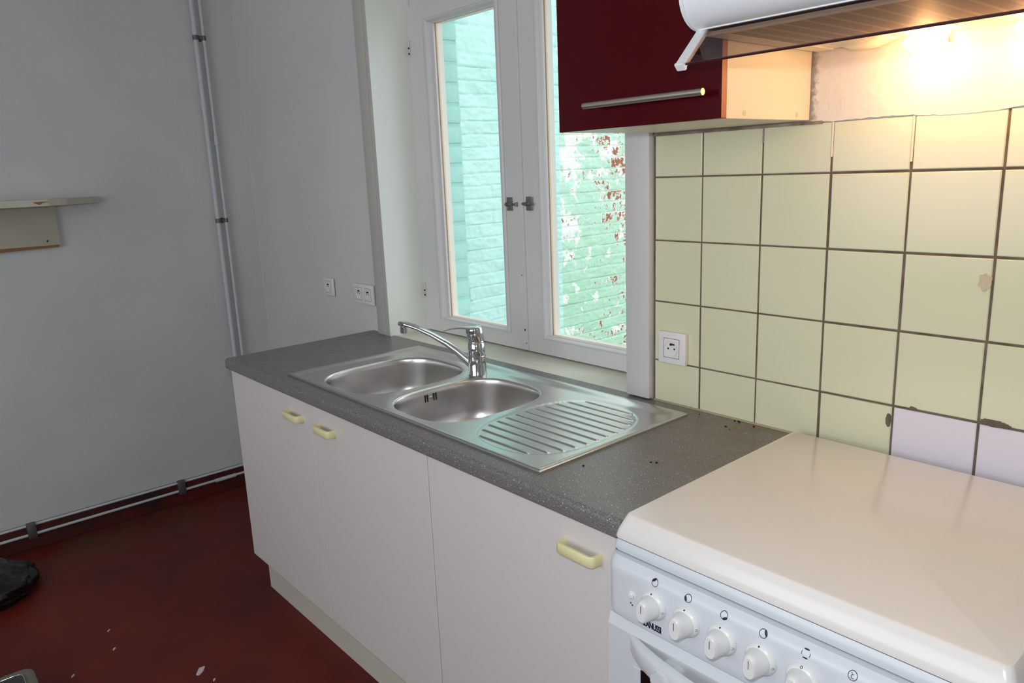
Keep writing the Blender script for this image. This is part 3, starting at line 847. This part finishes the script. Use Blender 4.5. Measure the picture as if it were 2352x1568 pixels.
for lx in (.495, .665):
    bm = BM(); lathe(bm, [(.004, -.034), (.010, -.028), (.0155, -.012), (.0165, .003), (.0135, .020), (.0125, .036)], c=(lx, -.072, .787), axis='x', n=24)
    obj('bulb', bm, 'bulb', hd, smooth=180)
    bm = BM(); lathe(bm, [(.009, .034), (.009, .044)], c=(lx, -.072, .787), axis='x', n=20)
    obj('lamp_socket', bm, 'white_plastic', hd, smooth=40)
# visor: smoked pane hanging from the front edge, between two white arms
va = Vector((0, -.394, .8105)); vb = Vector((0, -.452, .7545)); vd = (vb-va).normalized(); vn = Vector((0, vd.z, -vd.y))
def slab(bm, x0, x1, a, b_, t0, t1, bev=0):
    q = [a+vn*t0, b_+vn*t0, b_+vn*t1, a+vn*t1]
    extrude_profile(bm, [(p.y, p.z) for p in q], x0, x1)
bm = BM(); slab(bm, HX0+.014, HX1-.014, va, vb, -.0015, .0015); obj('visor', bm, 'smoke', hd)
bm = BM(); slab(bm, HX0+.014, HX1-.014, vb-vd*.0012, vb+vd*.001, -.0018, .0018); obj('visor_edge', bm, mat('visor_edge', rgb(60, 26, 26), .3), hd)
for a, b_ in ((HX0-.002, HX0+.015), (HX1-.015, HX1+.002)):
    bm = BM(); slab(bm, a, b_, va+vd*(-.004), vb+vd*.006, -.006, .006)
    slab(bm, a-.0005, b_+.001, vb+vd*.001, vb+vd*.007, -.0075, .007)
    bmesh.ops.bevel(bm, geom=bm.edges[:], offset=.0018, segments=2, affect='EDGES')
    obj('visor_arm', bm, 'hood_white', hd, smooth=40)

# ------------------------------------------------------------------ cooker
SX0, SX1 = .258, .858
ck = thing('cooker', ((SX0+SX1)/2, -.32, ZF), 'white freestanding cooker with closed lid and a row of knobs', 'cooker')
bm = BM(); box(bm, SX0+.003, SX1-.003, -.598, -.04, ZF+.03, -.03)
obj('body', bm, 'enamel', ck)
for a in (SX0+.05, SX1-.05):
    for c in (-.55, -.09):
        bm = BM(); lathe(bm, [(.018, ZF), (.018, ZF+.031)], c=(a, c, 0), n=16)
        obj('foot', bm, 'tray_dark', ck)
def rrect(x0, x1, y0, y1, r, z, n=6):
    p = []
    for cx, cy_, a0 in ((x1-r, y1-r, 0), (x0+r, y1-r, PI/2), (x0+r, y0+r, PI), (x1-r, y0+r, 3*PI/2)):
        for k in range(n+1):
            a = a0+k/n*PI/2; p.append((cx+r*math.cos(a), cy_+r*math.sin(a), z))
    return p
bm = BM()
yb = -.033
loft(bm, [rrect(SX0, SX1, -.6125, yb, .010, -.0215), rrect(SX0-.0005, SX1+.0005, -.613, yb, .011, -.017), rrect(SX0+.002, SX1-.002, -.6095, yb, .012, -.006),
          rrect(SX0+.0065, SX1-.0065, -.6038, yb, .012, .006), rrect(SX0+.011, SX1-.011, -.5975, yb, .011, .0165), rrect(SX0+.0122, SX1-.0122, -.5960, yb-.001, .010, .0178), rrect(SX0+.014, SX1-.014, -.594, yb-.002, .009, .0182)])
obj('lid', bm, 'enamel_lid', ck, smooth=30)
bm = BM()
loft(bm, [rrect(SX0+.003, SX1-.003, -.612, -.04, .008, -.023), rrect(SX0+.001, SX1-.001, -.6155, -.04, .01, -.030), rrect(SX0-.0005, SX1+.0005, -.617, -.04, .01, -.038), rrect(SX0+.002, SX1-.002, -.6145, -.04, .01, -.0425)])
obj('hob_edge', bm, 'panel_white', ck, smooth=40)
# dark seams
bm = BM(); box(bm, SX0+.004, SX1-.004, -.6115, -.05, -.0232, -.0212); box(bm, SX0+.004, SX1-.004, -.6125, -.05, -.0455, -.042)
obj('seam', bm, 'dark_gap', ck)
# control panel: bulging fascia
def yp(z, x=None):
    t = (z+.150)/.105            # 0 bottom .. 1 top
    base = -.6365
    if z > -.066: base += .0125*((z+.066)/.022)**2
    if z < -.138: base += .002*((-.138-z)/.013)**2
    if x is not None:
        e = min(x-SX0, SX1-x)
        if e < .022: base += .015*(1-e/.022)**2.2
    return base
bm = BM(); cols = []
xsP = sorted(set([SX0+v for v in (0, .0008, .002, .004, .007, .011, .016, .022, .03, .045)]+[SX1-v for v in (0, .0008, .002, .004, .007, .011, .016, .022, .03, .045)]+[SX0+.06+k*.04 for k in range(13)]))
def zbot(x):
    e = min(x-SX0, SX1-x); return -.151+.012*max(0, 1-e/.05)**2
for x in xsP:
    c = []
    for k in range(21):
        z_ = zbot(x)+( -.0445-zbot(x))*k/20
        c.append((x, yp(z_, x), z_))
    c = [(x, -.60, zbot(x))]+c+[(x, -.60, -.0445)]
    cols.append(c)
loft(bm, cols)
cp_ = obj('control_panel', bm, 'panel_white', ck, smooth=40)
# printed symbols
KX = [.3625+.0641*k for k in range(7)]
def arc_pts(cx, cz, r, w, a0, a1, n=22):
    out = []
    for k in range(n): 
        a = a0+(a1-a0)*k/n; b_ = a0+(a1-a0)*(k+1)/n
        out.append([(cx+(r-w)*math.cos(a), cz+(r-w)*math.sin(a)), (cx+r*math.cos(a), cz+r*math.sin(a)), (cx+r*math.cos(b_), cz+r*math.sin(b_)), (cx+(r-w)*math.cos(b_), cz+(r-w)*math.sin(b_))])
    return out
def stamp(bm, quad, dy=-.0005):
    poly(bm, [(a, yp(c, a)+dy, c) for a, c in quad])
def ell(cx, cz, a_, b_, rot, n=18):
    return [(cx+a_*math.cos(t)*math.cos(rot)-b_*math.sin(t)*math.sin(rot), cz+a_*math.cos(t)*math.sin(rot)+b_*math.sin(t)*math.cos(rot)) for t in [2*PI*k/n for k in range(n)]]
ZS = -.0575; sr = .0063
for i in range(4):
    bm = BM()
    th = (math.radians(125), math.radians(200), math.radians(-60), math.radians(25))[i]
    cx = KX[i]+.001
    for q in arc_pts(cx, ZS, sr, .0009, th+.75, th+2*PI-.75): stamp(bm, q)
    stamp(bm, ell(cx+math.cos(th)*sr*.72, ZS+math.sin(th)*sr*.72, *(.0045, .0021), th+PI/2))
    obj('burner_symbol', bm, 'ink', cp_)
cx = KX[4]+.001; bm = BM()
for a in (0, PI):
    for q in arc_pts(cx, ZS, sr, .0007, a-.42, a+.42, 8): stamp(bm, q)
for a in (PI/2, -PI/2): stamp(bm, ell(cx, ZS+math.sin(a)*sr*.88, .0040, .0010, 0))
obj('oven_symbol', bm, 'ink', cp_)
cx = KX[5]+.001; bm = BM()
for q in arc_pts(cx, ZS, sr, .0008, 0, 2*PI, 32): stamp(bm, q)
for q in arc_pts(cx+.0006, ZS-.001, .0028, .0008, PI*.35, PI*1.7, 18): stamp(bm, q)
stamp(bm, [(cx-.0027, ZS+.0036), (cx-.002, ZS+.0041), (cx-.0003, ZS+.0015), (cx-.001, ZS+.001)])
obj('timer_symbol', bm, 'ink', cp_)
for x in KX[:6]:
    bm = BM(); stamp(bm, ell(x-.001, -.0745, .0011, .0028, 0)); obj('pointer_mark', bm, 'ink', cp_)
bm = BM()
for a, b_ in ((.314, -.1135), (.3175, -.1165)):
    stamp(bm, ell(a, b_, .0022, .0006, .9)); stamp(bm, ell(a+.001, b_, .0006, .002, .2))
stamp(bm, ell(.3160, -.115, .0012, .0004, 2.2))
obj('spark_symbol', bm, 'ink', cp_)
# maker's lettering
cu = bpy.data.curves.new('lettering', 'FONT'); cu.body = 'ZANUSSI'; cu.size = .0162; cu.offset = .0005; cu.extrude = .0002; cu.space_character = .92
to = bpy.data.objects.new('lettering_tmp', cu); COL.objects.link(to)
bpy.context.view_layer.update()
me = bpy.data.meshes.new_from_object(to.evaluated_get(bpy.context.evaluated_depsgraph_get()))
bpy.data.objects.remove(to)
w = max(v.co.x for v in me.vertices)-min(v.co.x for v in me.vertices); x_min = min(v.co.x for v in me.vertices)
lo = Vector(ck['_o'])
for v in me.vertices:
    xx = .3405+(v.co.x-x_min)*(.037/w); zz = -.1425+v.co.y*1.0
    v.co = Vector((xx, yp(zz, xx)-.0005-v.co.z, zz))-lo
me.materials.append(M['ink']); me.name = 'lettering'
lt = bpy.data.objects.new('lettering', me); COL.objects.link(lt); lt.parent = cp_
# ignition button
bm = BM(); lathe(bm, [(.0075, -.001), (.0075, .0006), (.0062, .0009), (.0058, .0006), (.0055, .0035), (.004, .0048), (.001, .0050)], c=(.3165, yp(-.0985, .3165), -.0985), axis='y', n=28)
obj('ignition_button', bm, 'knob', cp_, smooth=35)
# knobs
KZ = -.0968
def knob(x, oven=False):
    y = yp(KZ, x)
    bm = BM(); lathe(bm, [(.0245, -.002), (.0248, .001), (.0240, .0045), (.0205, .0085), (.0195, .0090), (.001, .0091)], c=(x, y, KZ), axis='y', n=48)
    k = obj('knob', bm, 'knob', cp_, smooth=30)
    bm = BM(); rings = []
    n = 40
    for h, rx, rz, e in ((.0085, .0196, .0198, 2), (.0125, .0190, .0196, 2), (.015, .0180, .0194, 2), (.020, .0155, .0192, 2.1), (.026, .0128, .0188, 2.3), (.0315, .0108, .0180, 2.4), (.0335, .0090, .0160, 2.4)):
        ring = []
        for i in range(n):
            a = 2*PI*i/n; c, s = math.cos(a), math.sin(a)
            ring.append((x+rx*math.copysign(abs(c)**(2/e), c), y-h, KZ+rz*math.copysign(abs(s)**(2/e), s)))
        rings.append(ring)
    loft(bm, rings, cap0=False)
    obj('grip', bm, 'knob', k, smooth=40)
    bm = BM(); box(bm, x-.0005, x+.0005, y-.0340, y-.0333, KZ-.001, KZ+.012)
    obj('grip_line', bm, 'ink_grey', k)
    # marks on the skirt of the knob
    bm = BM()
    def sk_pt(ang, rad): 
        h = .0045+(.0240-rad)/(.0240-.0205)*.004
        return Vector((x+rad*math.cos(ang), y-h-.0004, KZ+rad*math.sin(ang)))
    def mark(ang, r0, r1, wdt):
        t = wdt/.0222
        poly(bm, [sk_pt(ang-t, r0), sk_pt(ang-t, r1), sk_pt(ang, r1+.0002), sk_pt(ang+t, r1), sk_pt(ang+t, r0), sk_pt(ang, r0-.0002)])
    if not oven: mark(PI/2, .0214, .0229, .0012)
    else:
        for k_ in range(12):
            a0 = 2*PI*k_/12
            mark(PI/2+.07*math.cos(a0), .0222+.0012*math.sin(a0)-.0002, .0222+.0012*math.sin(a0)+.0002, .0004)
    obj('knob_pointer', bm, 'ink', k); bm = BM()
    for k_ in range(9):
        a0 = 2*PI*k_/9+PI
        if a0 > PI+1.2 and a0 < PI+2.2: continue
        mark(-.12+.075*math.cos(a0)*1, .0222+.0014*math.sin(a0)-.00025, .0222+.0014*math.sin(a0)+.00025, .00035)
    obj('flame_mark', bm, 'ink', k)
for i in range(7): knob(KX[i], i >= 4)
# oven door
bm = BM()
loft(bm, [[(SX0+.001, -.60, -.155), (SX1-.001, -.60, -.155), (SX1-.001, -.60, -.72), (SX0+.001, -.60, -.72)],
          [(SX0+.001, -.625, -.158), (SX1-.001, -.625, -.158), (SX1-.001, -.625, -.72), (SX0+.001, -.625, -.72)],
          [(SX0+.007, -.638, -.172), (SX1-.007, -.638, -.172), (SX1-.007, -.638, -.715), (SX0+.007, -.638, -.715)]])
dr = obj('oven_door', bm, 'enamel', ck)
# raised border of the glass
bm = BM()
for a, b_, c, d in ((.322, .337, -.62, -.228), (.779, .794, -.62, -.228), (.322, .794, -.635, -.62), (.322, .794, -.228, -.2145)):
    box(bm, a, b_, -.6405, -.637, c, d, .001, 1)
obj('glass_border', bm, 'panel_white', dr)
bm = BM(); box(bm, .336, .780, -.6392, -.6375, -.620, -.2275)
obj('oven_glass', bm, 'black_glass', dr)
# bowed handle
bm = BM(); rings = []
n = 28; hx0, hx1 = .3165, .7995
for k in range(n+1):
    t = k/n; x = hx0+(hx1-hx0)*t; s = math.sin(PI*t)**.62
    yo = -.640-.050*s; th = .012+.002*s
    zt = -.1725+.006*s; zb_ = -.204-.014*s
    if k in (0, n): yo = -.641; th = .004
    ring = []
    for (u_, v_) in ((0, 0), (.35, .03), (.8, .12), (1, .3), (1, .75), (.85, .93), (.5, 1), (0, .96), (-.0, .8), (-.0, .2)):
        ring.append((x, yo+th-th*u_, zt+(zb_-zt)*v_))
    rings.append(ring)
loft(bm, rings)
dh = obj('door_handle', bm, 'enamel', dr, smooth=50)
for x in (.405, .711):
    bm = BM(); loft(bm, [rrect(x-.017, x+.017, -.205, -.180, .008, 0)] and [[(p[0], -.637, p[1]) for p in rrect(x-.019, x+.019, -.206, -.180, .009, 0)],
              [(p[0], -.682, p[1]) for p in rrect(x-.014, x+.014, -.204, -.183, .008, 0)]])
    obj('handle_mount', bm, 'enamel', dh, smooth=40)
bm = BM(); box(bm, SX0+.001, SX1-.001, -.632, -.60, ZF+.05, -.724, .003)
obj('drawer', bm, 'enamel', ck)

# ------------------------------------------------------------------ sockets
def socket(cx, cz, w, h, n, label, deep, grp=None):
    t = thing('wall_socket', (cx, .0, cz), label, 'socket', grp)
    bm = BM(); box(bm, cx-w/2, cx+w/2, -deep, .0, cz-h/2, cz+h/2, .0025, 3)
    pl = obj('cover_plate', bm, 'white_plastic', t, smooth=40)
    for k in range(n):
        x = cx if n == 1 else cx+(k-.5)*w*.46
        iw = .0235 if n == 1 else .024
        bm = BM(); box(bm, x-iw, x+iw, -deep-.0006, -deep+.001, cz-.0245, cz+.0245, .0008, 1)
        ins = obj('insert', bm, 'white_plastic', t)
        bm = BM(); box(bm, x-iw-.0007, x+iw+.0007, -deep-.0003, -deep+.0005, cz-.0252, cz+.0252)
        obj('insert_gap', bm, 'ink_grey', ins)
        bm = BM(); lathe(bm, [(.0205, -.0001), (.0205, .0022), (.0192, .0022), (.0190, .0002), (.001, .0001)], c=(x, -deep-.0006, cz), axis='y', n=36, cap0=False)
        obj('recess', bm, 'white_plastic', ins, smooth=30)
        bm = BM()
        for dx, dz in ((-.0095, -.001), (.0095, -.001)) if n == 1 and w < .088 and deep > .01 else ((-.007, .002), (.007, .002)):
            lathe(bm, [(.0024, 0), (.0024, .0004)], c=(x+dx, -deep-.0009, cz+dz), axis='y', n=14)
        lathe(bm, [(.003, 0), (.003, .0035), (.0015, .0045)], c=(x, -deep-.0009, cz+.0105), axis='y', n=14)
        box(bm, x+.002, x+.010, -deep-.0013, -deep-.0008, cz+.0085, cz+.0125)
        obj('pin_holes', bm, 'socket_hole', ins)
socket(-1.871, .148, .082, .074, 1, 'single white wall socket left of the double one, above the worktop end', .009)
socket(-1.582, .143, .150, .079, 2, 'double white wall socket beside the left window casing', .009)
socket(-.0745, .149, .082, .081, 1, 'single white socket set on the pale green tiles', .013)

# ------------------------------------------------------------------ pipes on the left wall
def clip(y, z, par, a, b_, xw):
    bm = BM()
    ymid = (a+b_)/2
    box(bm, XL, XL+.008, ymid-.012, ymid+.012, z-.012, z+.012, .001)
    tube(bm, [(XL+.006, ymid, z), (XL+.026, ymid, z)], .0055, 12)
    for yy, rr in ((a, .0125), (b_, .0092)):
        tube(bm, [(xw, yy, z-.010), (xw, yy, z+.010)], rr, 16)
    return obj('pipe_clip', bm, 'clip', par, smooth=40)
XW = XL+.022
p1 = thing('heating_pipe', (XW, -.187, -.85), 'thicker white painted pipe running up the left wall, farther from the corner', 'pipe', 'painted pipes on the left wall')
bm = BM(); tube(bm, [(XW, -.187, ZC), (XW, -.187, -.77), (XW, -.20, -.79), (XW-.004, -.23, -.7905), (XW-.008, YR+.05, -.7905)], [.0105, .0105, .009, .006, .0055], 14)
obj('pipe_run', bm, 'pipe_white', p1, smooth=60)
bm = BM(); tube(bm, [(XW, -.187, .925), (XW, -.187, .955)], .0125, 14); obj('joint', bm, 'pipe_white', p1, smooth=40)
p2 = thing('heating_pipe', (XW, -.150, -.85), 'thinner pipe beside the room corner, turning along the red skirting', 'pipe', 'painted pipes on the left wall')
bm = BM(); tube(bm, [(XW, -.150, ZC), (XW, -.150, -.80), (XW, -.165, -.822), (XW+.004, -.20, -.828), (XW+.004, YR+.05, -.832)], [.0072, .0072, .007, .0062, .0062], 14)
obj('pipe_run', bm, 'pipe_white', p2, smooth=60)
bm = BM(); tube(bm, [(XW, -.150, .775), (XW, -.150, .81)], .0098, 14); tube(bm, [(XW, -.150, .770), (XW, -.150, .776)], .013, 14)
obj('joint', bm, 'pipe_white', p2, smooth=40)
bm = BM(); tube(bm, [(XW+.004, -.26, -.829), (XW+.004, -.36, -.8295)], .0095, 14)
obj('joint', bm, 'pipe_white', p2, smooth=40)
for zz in (1.235, .425): clip(0, zz, p1, -.187, -.150, XW)
for yy in (-.52, -1.14):
    bm = BM(); box(bm, XL+.014, XL+.036, yy-.017, yy+.017, -.846, -.778, .003)
    obj('pipe_clip', bm, 'clip', p2, smooth=40)

# ------------------------------------------------------------------ shelf on the left wall
sh = thing('wall_shelf', (XL, -1.1, .54), 'small pale shelf with chipped front edge on the left wall', 'shelf')
bm = BM()
# board with an angled right-hand end
ptsb = [(XL, -.672), (XL+.022, -.675), (XL+.17, -.83), (XL+.20, -.90), (XL+.20, -2.1), (XL, -2.1)]
loft(bm, [[(a, b_, .537) for a, b_ in ptsb], [(a, b_, .563) for a, b_ in ptsb]])
bmesh.ops.bevel(bm, geom=bm.edges[:], offset=.002, segments=2, affect='EDGES')
obj('shelf_board', bm, 'shelf', sh)
bm = BM(); box(bm, XL, XL+.02, -2.1, -.850, .375, .537); obj('apron', bm, 'shelf_board', sh)
bm = BM(); loft(bm, [[(XL, -2.1, .352), (XL+.022, -2.1, .340), (XL+.022, -2.1, .372), (XL, -2.1, .376)], [(XL, -.856, .370), (XL+.022, -.856, .366), (XL+.022, -.856, .3745), (XL, -.856, .376)]])
obj('bare_edge', bm, 'chipwood', sh)
bm = BM(); lathe(bm, [(.004, 0), (.003, .001)], c=(XL+.0205, -.895, .393), axis='x', n=12)
obj('nail_head', bm, 'dark_gap', sh)
bm = BM()
pc = [(XL+.2008, -.955, .5535), (XL+.2008, -.93, .555), (XL+.2008, -.895, .554), (XL+.2008, -.922, .549), (XL+.2008, -.93, .5425), (XL+.2008, -.944, .548)]
poly(bm, pc); obj('chip_mark', bm, 'chipwood', sh)

# ------------------------------------------------------------------ things on the floor
bm = BM(); bmesh.ops.create_icosphere(bm, subdivisions=5, radius=1)
for v in bm.verts:
    p = v.co.copy(); n1 = noise.fractal(p*1.6+Vector((3, 1, 7)), 1, 2, 4); n2 = abs(noise.noise(p*5))
    k = 1+.16*n1-.10*n2
    x, y, z = p.x*k, p.y*k, p.z*k
    z = z*.085 if z > 0 else z*.08
    v.co = Vector((-2.25+x*.19, -1.395+y*.215, max(ZF+.001, ZF+.035+z)))
tag(obj('rubbish_bag', bm, 'bag', smooth=180, origin=(-2.30, -1.375, ZF)), 'black plastic rubbish bag slumped on the red floor by the left wall', 'bag')

tx0, tx1, ty0, ty1, tz = -1.485, -1.10, -1.70, -1.318, -.82
tr = thing('plastic_tray', ((tx0+tx1)/2, (ty0+ty1)/2, ZF), 'grey rounded tray with a dark insert on the floor, cut by the bottom left corner', 'tray')
bm = BM()
loft(bm, [rrect(tx0+.02, tx1-.02, ty0+.02, ty1-.02, .03, ZF), rrect(tx0, tx1, ty0, ty1, .035, tz-.01), rrect(tx0, tx1, ty0, ty1, .035, tz), rrect(tx0+.006, tx1-.006, ty0+.006, ty1-.006, .032, tz+.003), rrect(tx0+.03, tx1-.03, ty0+.03, ty1-.03, .02, tz+.001)])
obj('tray_body', bm, 'tray', tr, smooth=40)
bm = BM(); loft(bm, [rrect(tx0+.028, tx1-.028, ty0+.028, ty1-.028, .022, tz), rrect(tx0+.028, tx1-.028, ty0+.028, ty1-.028, .022, tz+.005), rrect(tx0+.034, tx1-.034, ty0+.034, ty1-.034, .018, tz+.005)], cap0=False)
obj('insert', bm, 'tray_dark', tr)
bm = BM(); pts_ = rrect(tx0+.029, tx1-.029, ty0+.029, ty1-.029, .021, tz+.005)
tube(bm, [Vector(p) for p in pts_]+[Vector(pts_[0])], .0016, 8); obj('rim_wire', bm, 'chrome', tr, smooth=60)

def flake(cx, cy_, r, seed):
    bm = BM(); pts = []
    for i in range(11):
        a = 2*PI*i/11; k = 1+.6*noise.noise(Vector((math.cos(a)*1.7, math.sin(a)*1.7, seed)))
        u1, v1 = r*k*math.cos(a)*1.5, r*k*math.sin(a)*.55; pts.append((cx-.74*u1+.64*v1, cy_+.64*u1+.74*v1))
    loft(bm, [[(a, b_, ZF+.0002) for a, b_ in pts], [(cx+(a-cx)*.95, cy_+(b_-cy_)*.95, ZF+.003) for a, b_ in pts]])
    return obj('paint_flake', bm, 'flake', origin=(cx, cy_, ZF))
tag(flake(-1.205, -.915, .016, 3), 'largest white paint flake lying on the red floor near the plinth', 'paint flake', 'white paint flakes on the floor')
for i, (cx, cy_, r) in enumerate(((-1.13, -.90, .005), (-1.66, -1.07, .005), (-1.47, -1.22, .005), (-1.53, -1.085, .0055))):
    tag(flake(cx, cy_, r, 10+i), 'tiny white paint flake on the red floor away from the walls', 'paint flake', 'small paint flakes on the floor')
proto = None
for i, (cx, cy_) in enumerate(((.111, -.014), (.120, -.012), (.124, -.015), (.118, -.062), (.134, -.072), (.021, -.026), (.040, -.458), (.139, -.344), (.129, -.350), (.165, -.02))):
    if proto is None:
        bm = BM(); bmesh.ops.create_icosphere(bm, subdivisions=1, radius=.0025)
        for v in bm.verts: v.co *= 1+.4*noise.noise(v.co*900); v.co.z = max(v.co.z*.7, -.001)+.001
        for v in bm.verts: v.co += Vector((cx, cy_, 0))
        proto = obj('crumb', bm, 'crumb', origin=(cx, cy_, 0)); o = proto
    else:
        o = proto.copy(); COL.objects.link(o); o.location = (cx, cy_, DZ); s = random.uniform(.6, 1.2); o.scale = (s, s, s)
    tag(o, 'tiny black crumb on the worktop right of the sink', 'crumb', 'crumbs on the worktop')

# ------------------------------------------------------------------ light
def light(name, kind, loc, energy, col, **kw):
    l = bpy.data.lights.new(name, kind); l.energy = energy; l.color = col
    for k, v in kw.items(): setattr(l, k, v)
    o = bpy.data.objects.new(name, l); COL.objects.link(o); o.location = (loc[0], loc[1], loc[2]+DZ); return o
def aim(o, tgt):
    d = Vector(tgt)+Vector((0, 0, DZ))-o.location; o.rotation_euler = d.to_track_quat('-Z', 'Y').to_euler()
# daylight through the rear window
a = light('rear_window_daylight', 'AREA', ((RX0+RX1)/2, YR-.02, (RZ0+RZ1)/2), 17, (.95, .97, 1), shape='RECTANGLE', size=RX1-RX0-.1, size_y=RZ1-RZ0-.1)
aim(a, ((RX0+RX1)/2, 0, .3))
# the photographer's flash
fl = light('flash', 'AREA', (1.03, -1.53, .70), 9, (.95, .97, 1), shape='DISK', size=.05)
aim(fl, (-.75, .05, .25))
# lamps of the hood
for lx in (.495, .665):
    light('hood_lamp', 'POINT', (lx, -.072, .762), .8, (1, .54, .2), shadow_soft_size=.012)

w = bpy.data.worlds.new('sky'); scn.world = w; w.use_nodes = True
bg = w.node_tree.nodes['Background']; bg.inputs[0].default_value = (.88, .95, 1, 1); bg.inputs[1].default_value = 1.9

# ------------------------------------------------------------------ camera
cam = bpy.data.cameras.new('camera'); co = bpy.data.objects.new('camera', cam); COL.objects.link(co)
r_ = Vector((.66031, .74993, -.0401)); u_ = Vector((-.13976, .17516, .97457)); f_ = Vector((-.73788, .63791, -.22047))
co.matrix_world = Matrix(((r_.x, u_.x, -f_.x, 1.05382), (r_.y, u_.y, -f_.y, -1.51484), (r_.z, u_.z, -f_.z, .59853+DZ), (0, 0, 0, 1)))
cam.sensor_fit = 'HORIZONTAL'; cam.sensor_width = 36; cam.lens = 36*1732.73/2352; cam.clip_start = .02
scn.camera = co
vs = scn.view_settings; vs.view_transform = 'Standard'; vs.look = 'None'; vs.exposure = .12; vs.gamma = 1; vs.use_curve_mapping = False
for o in bpy.data.objects:
    if '_o' in o: del o['_o']
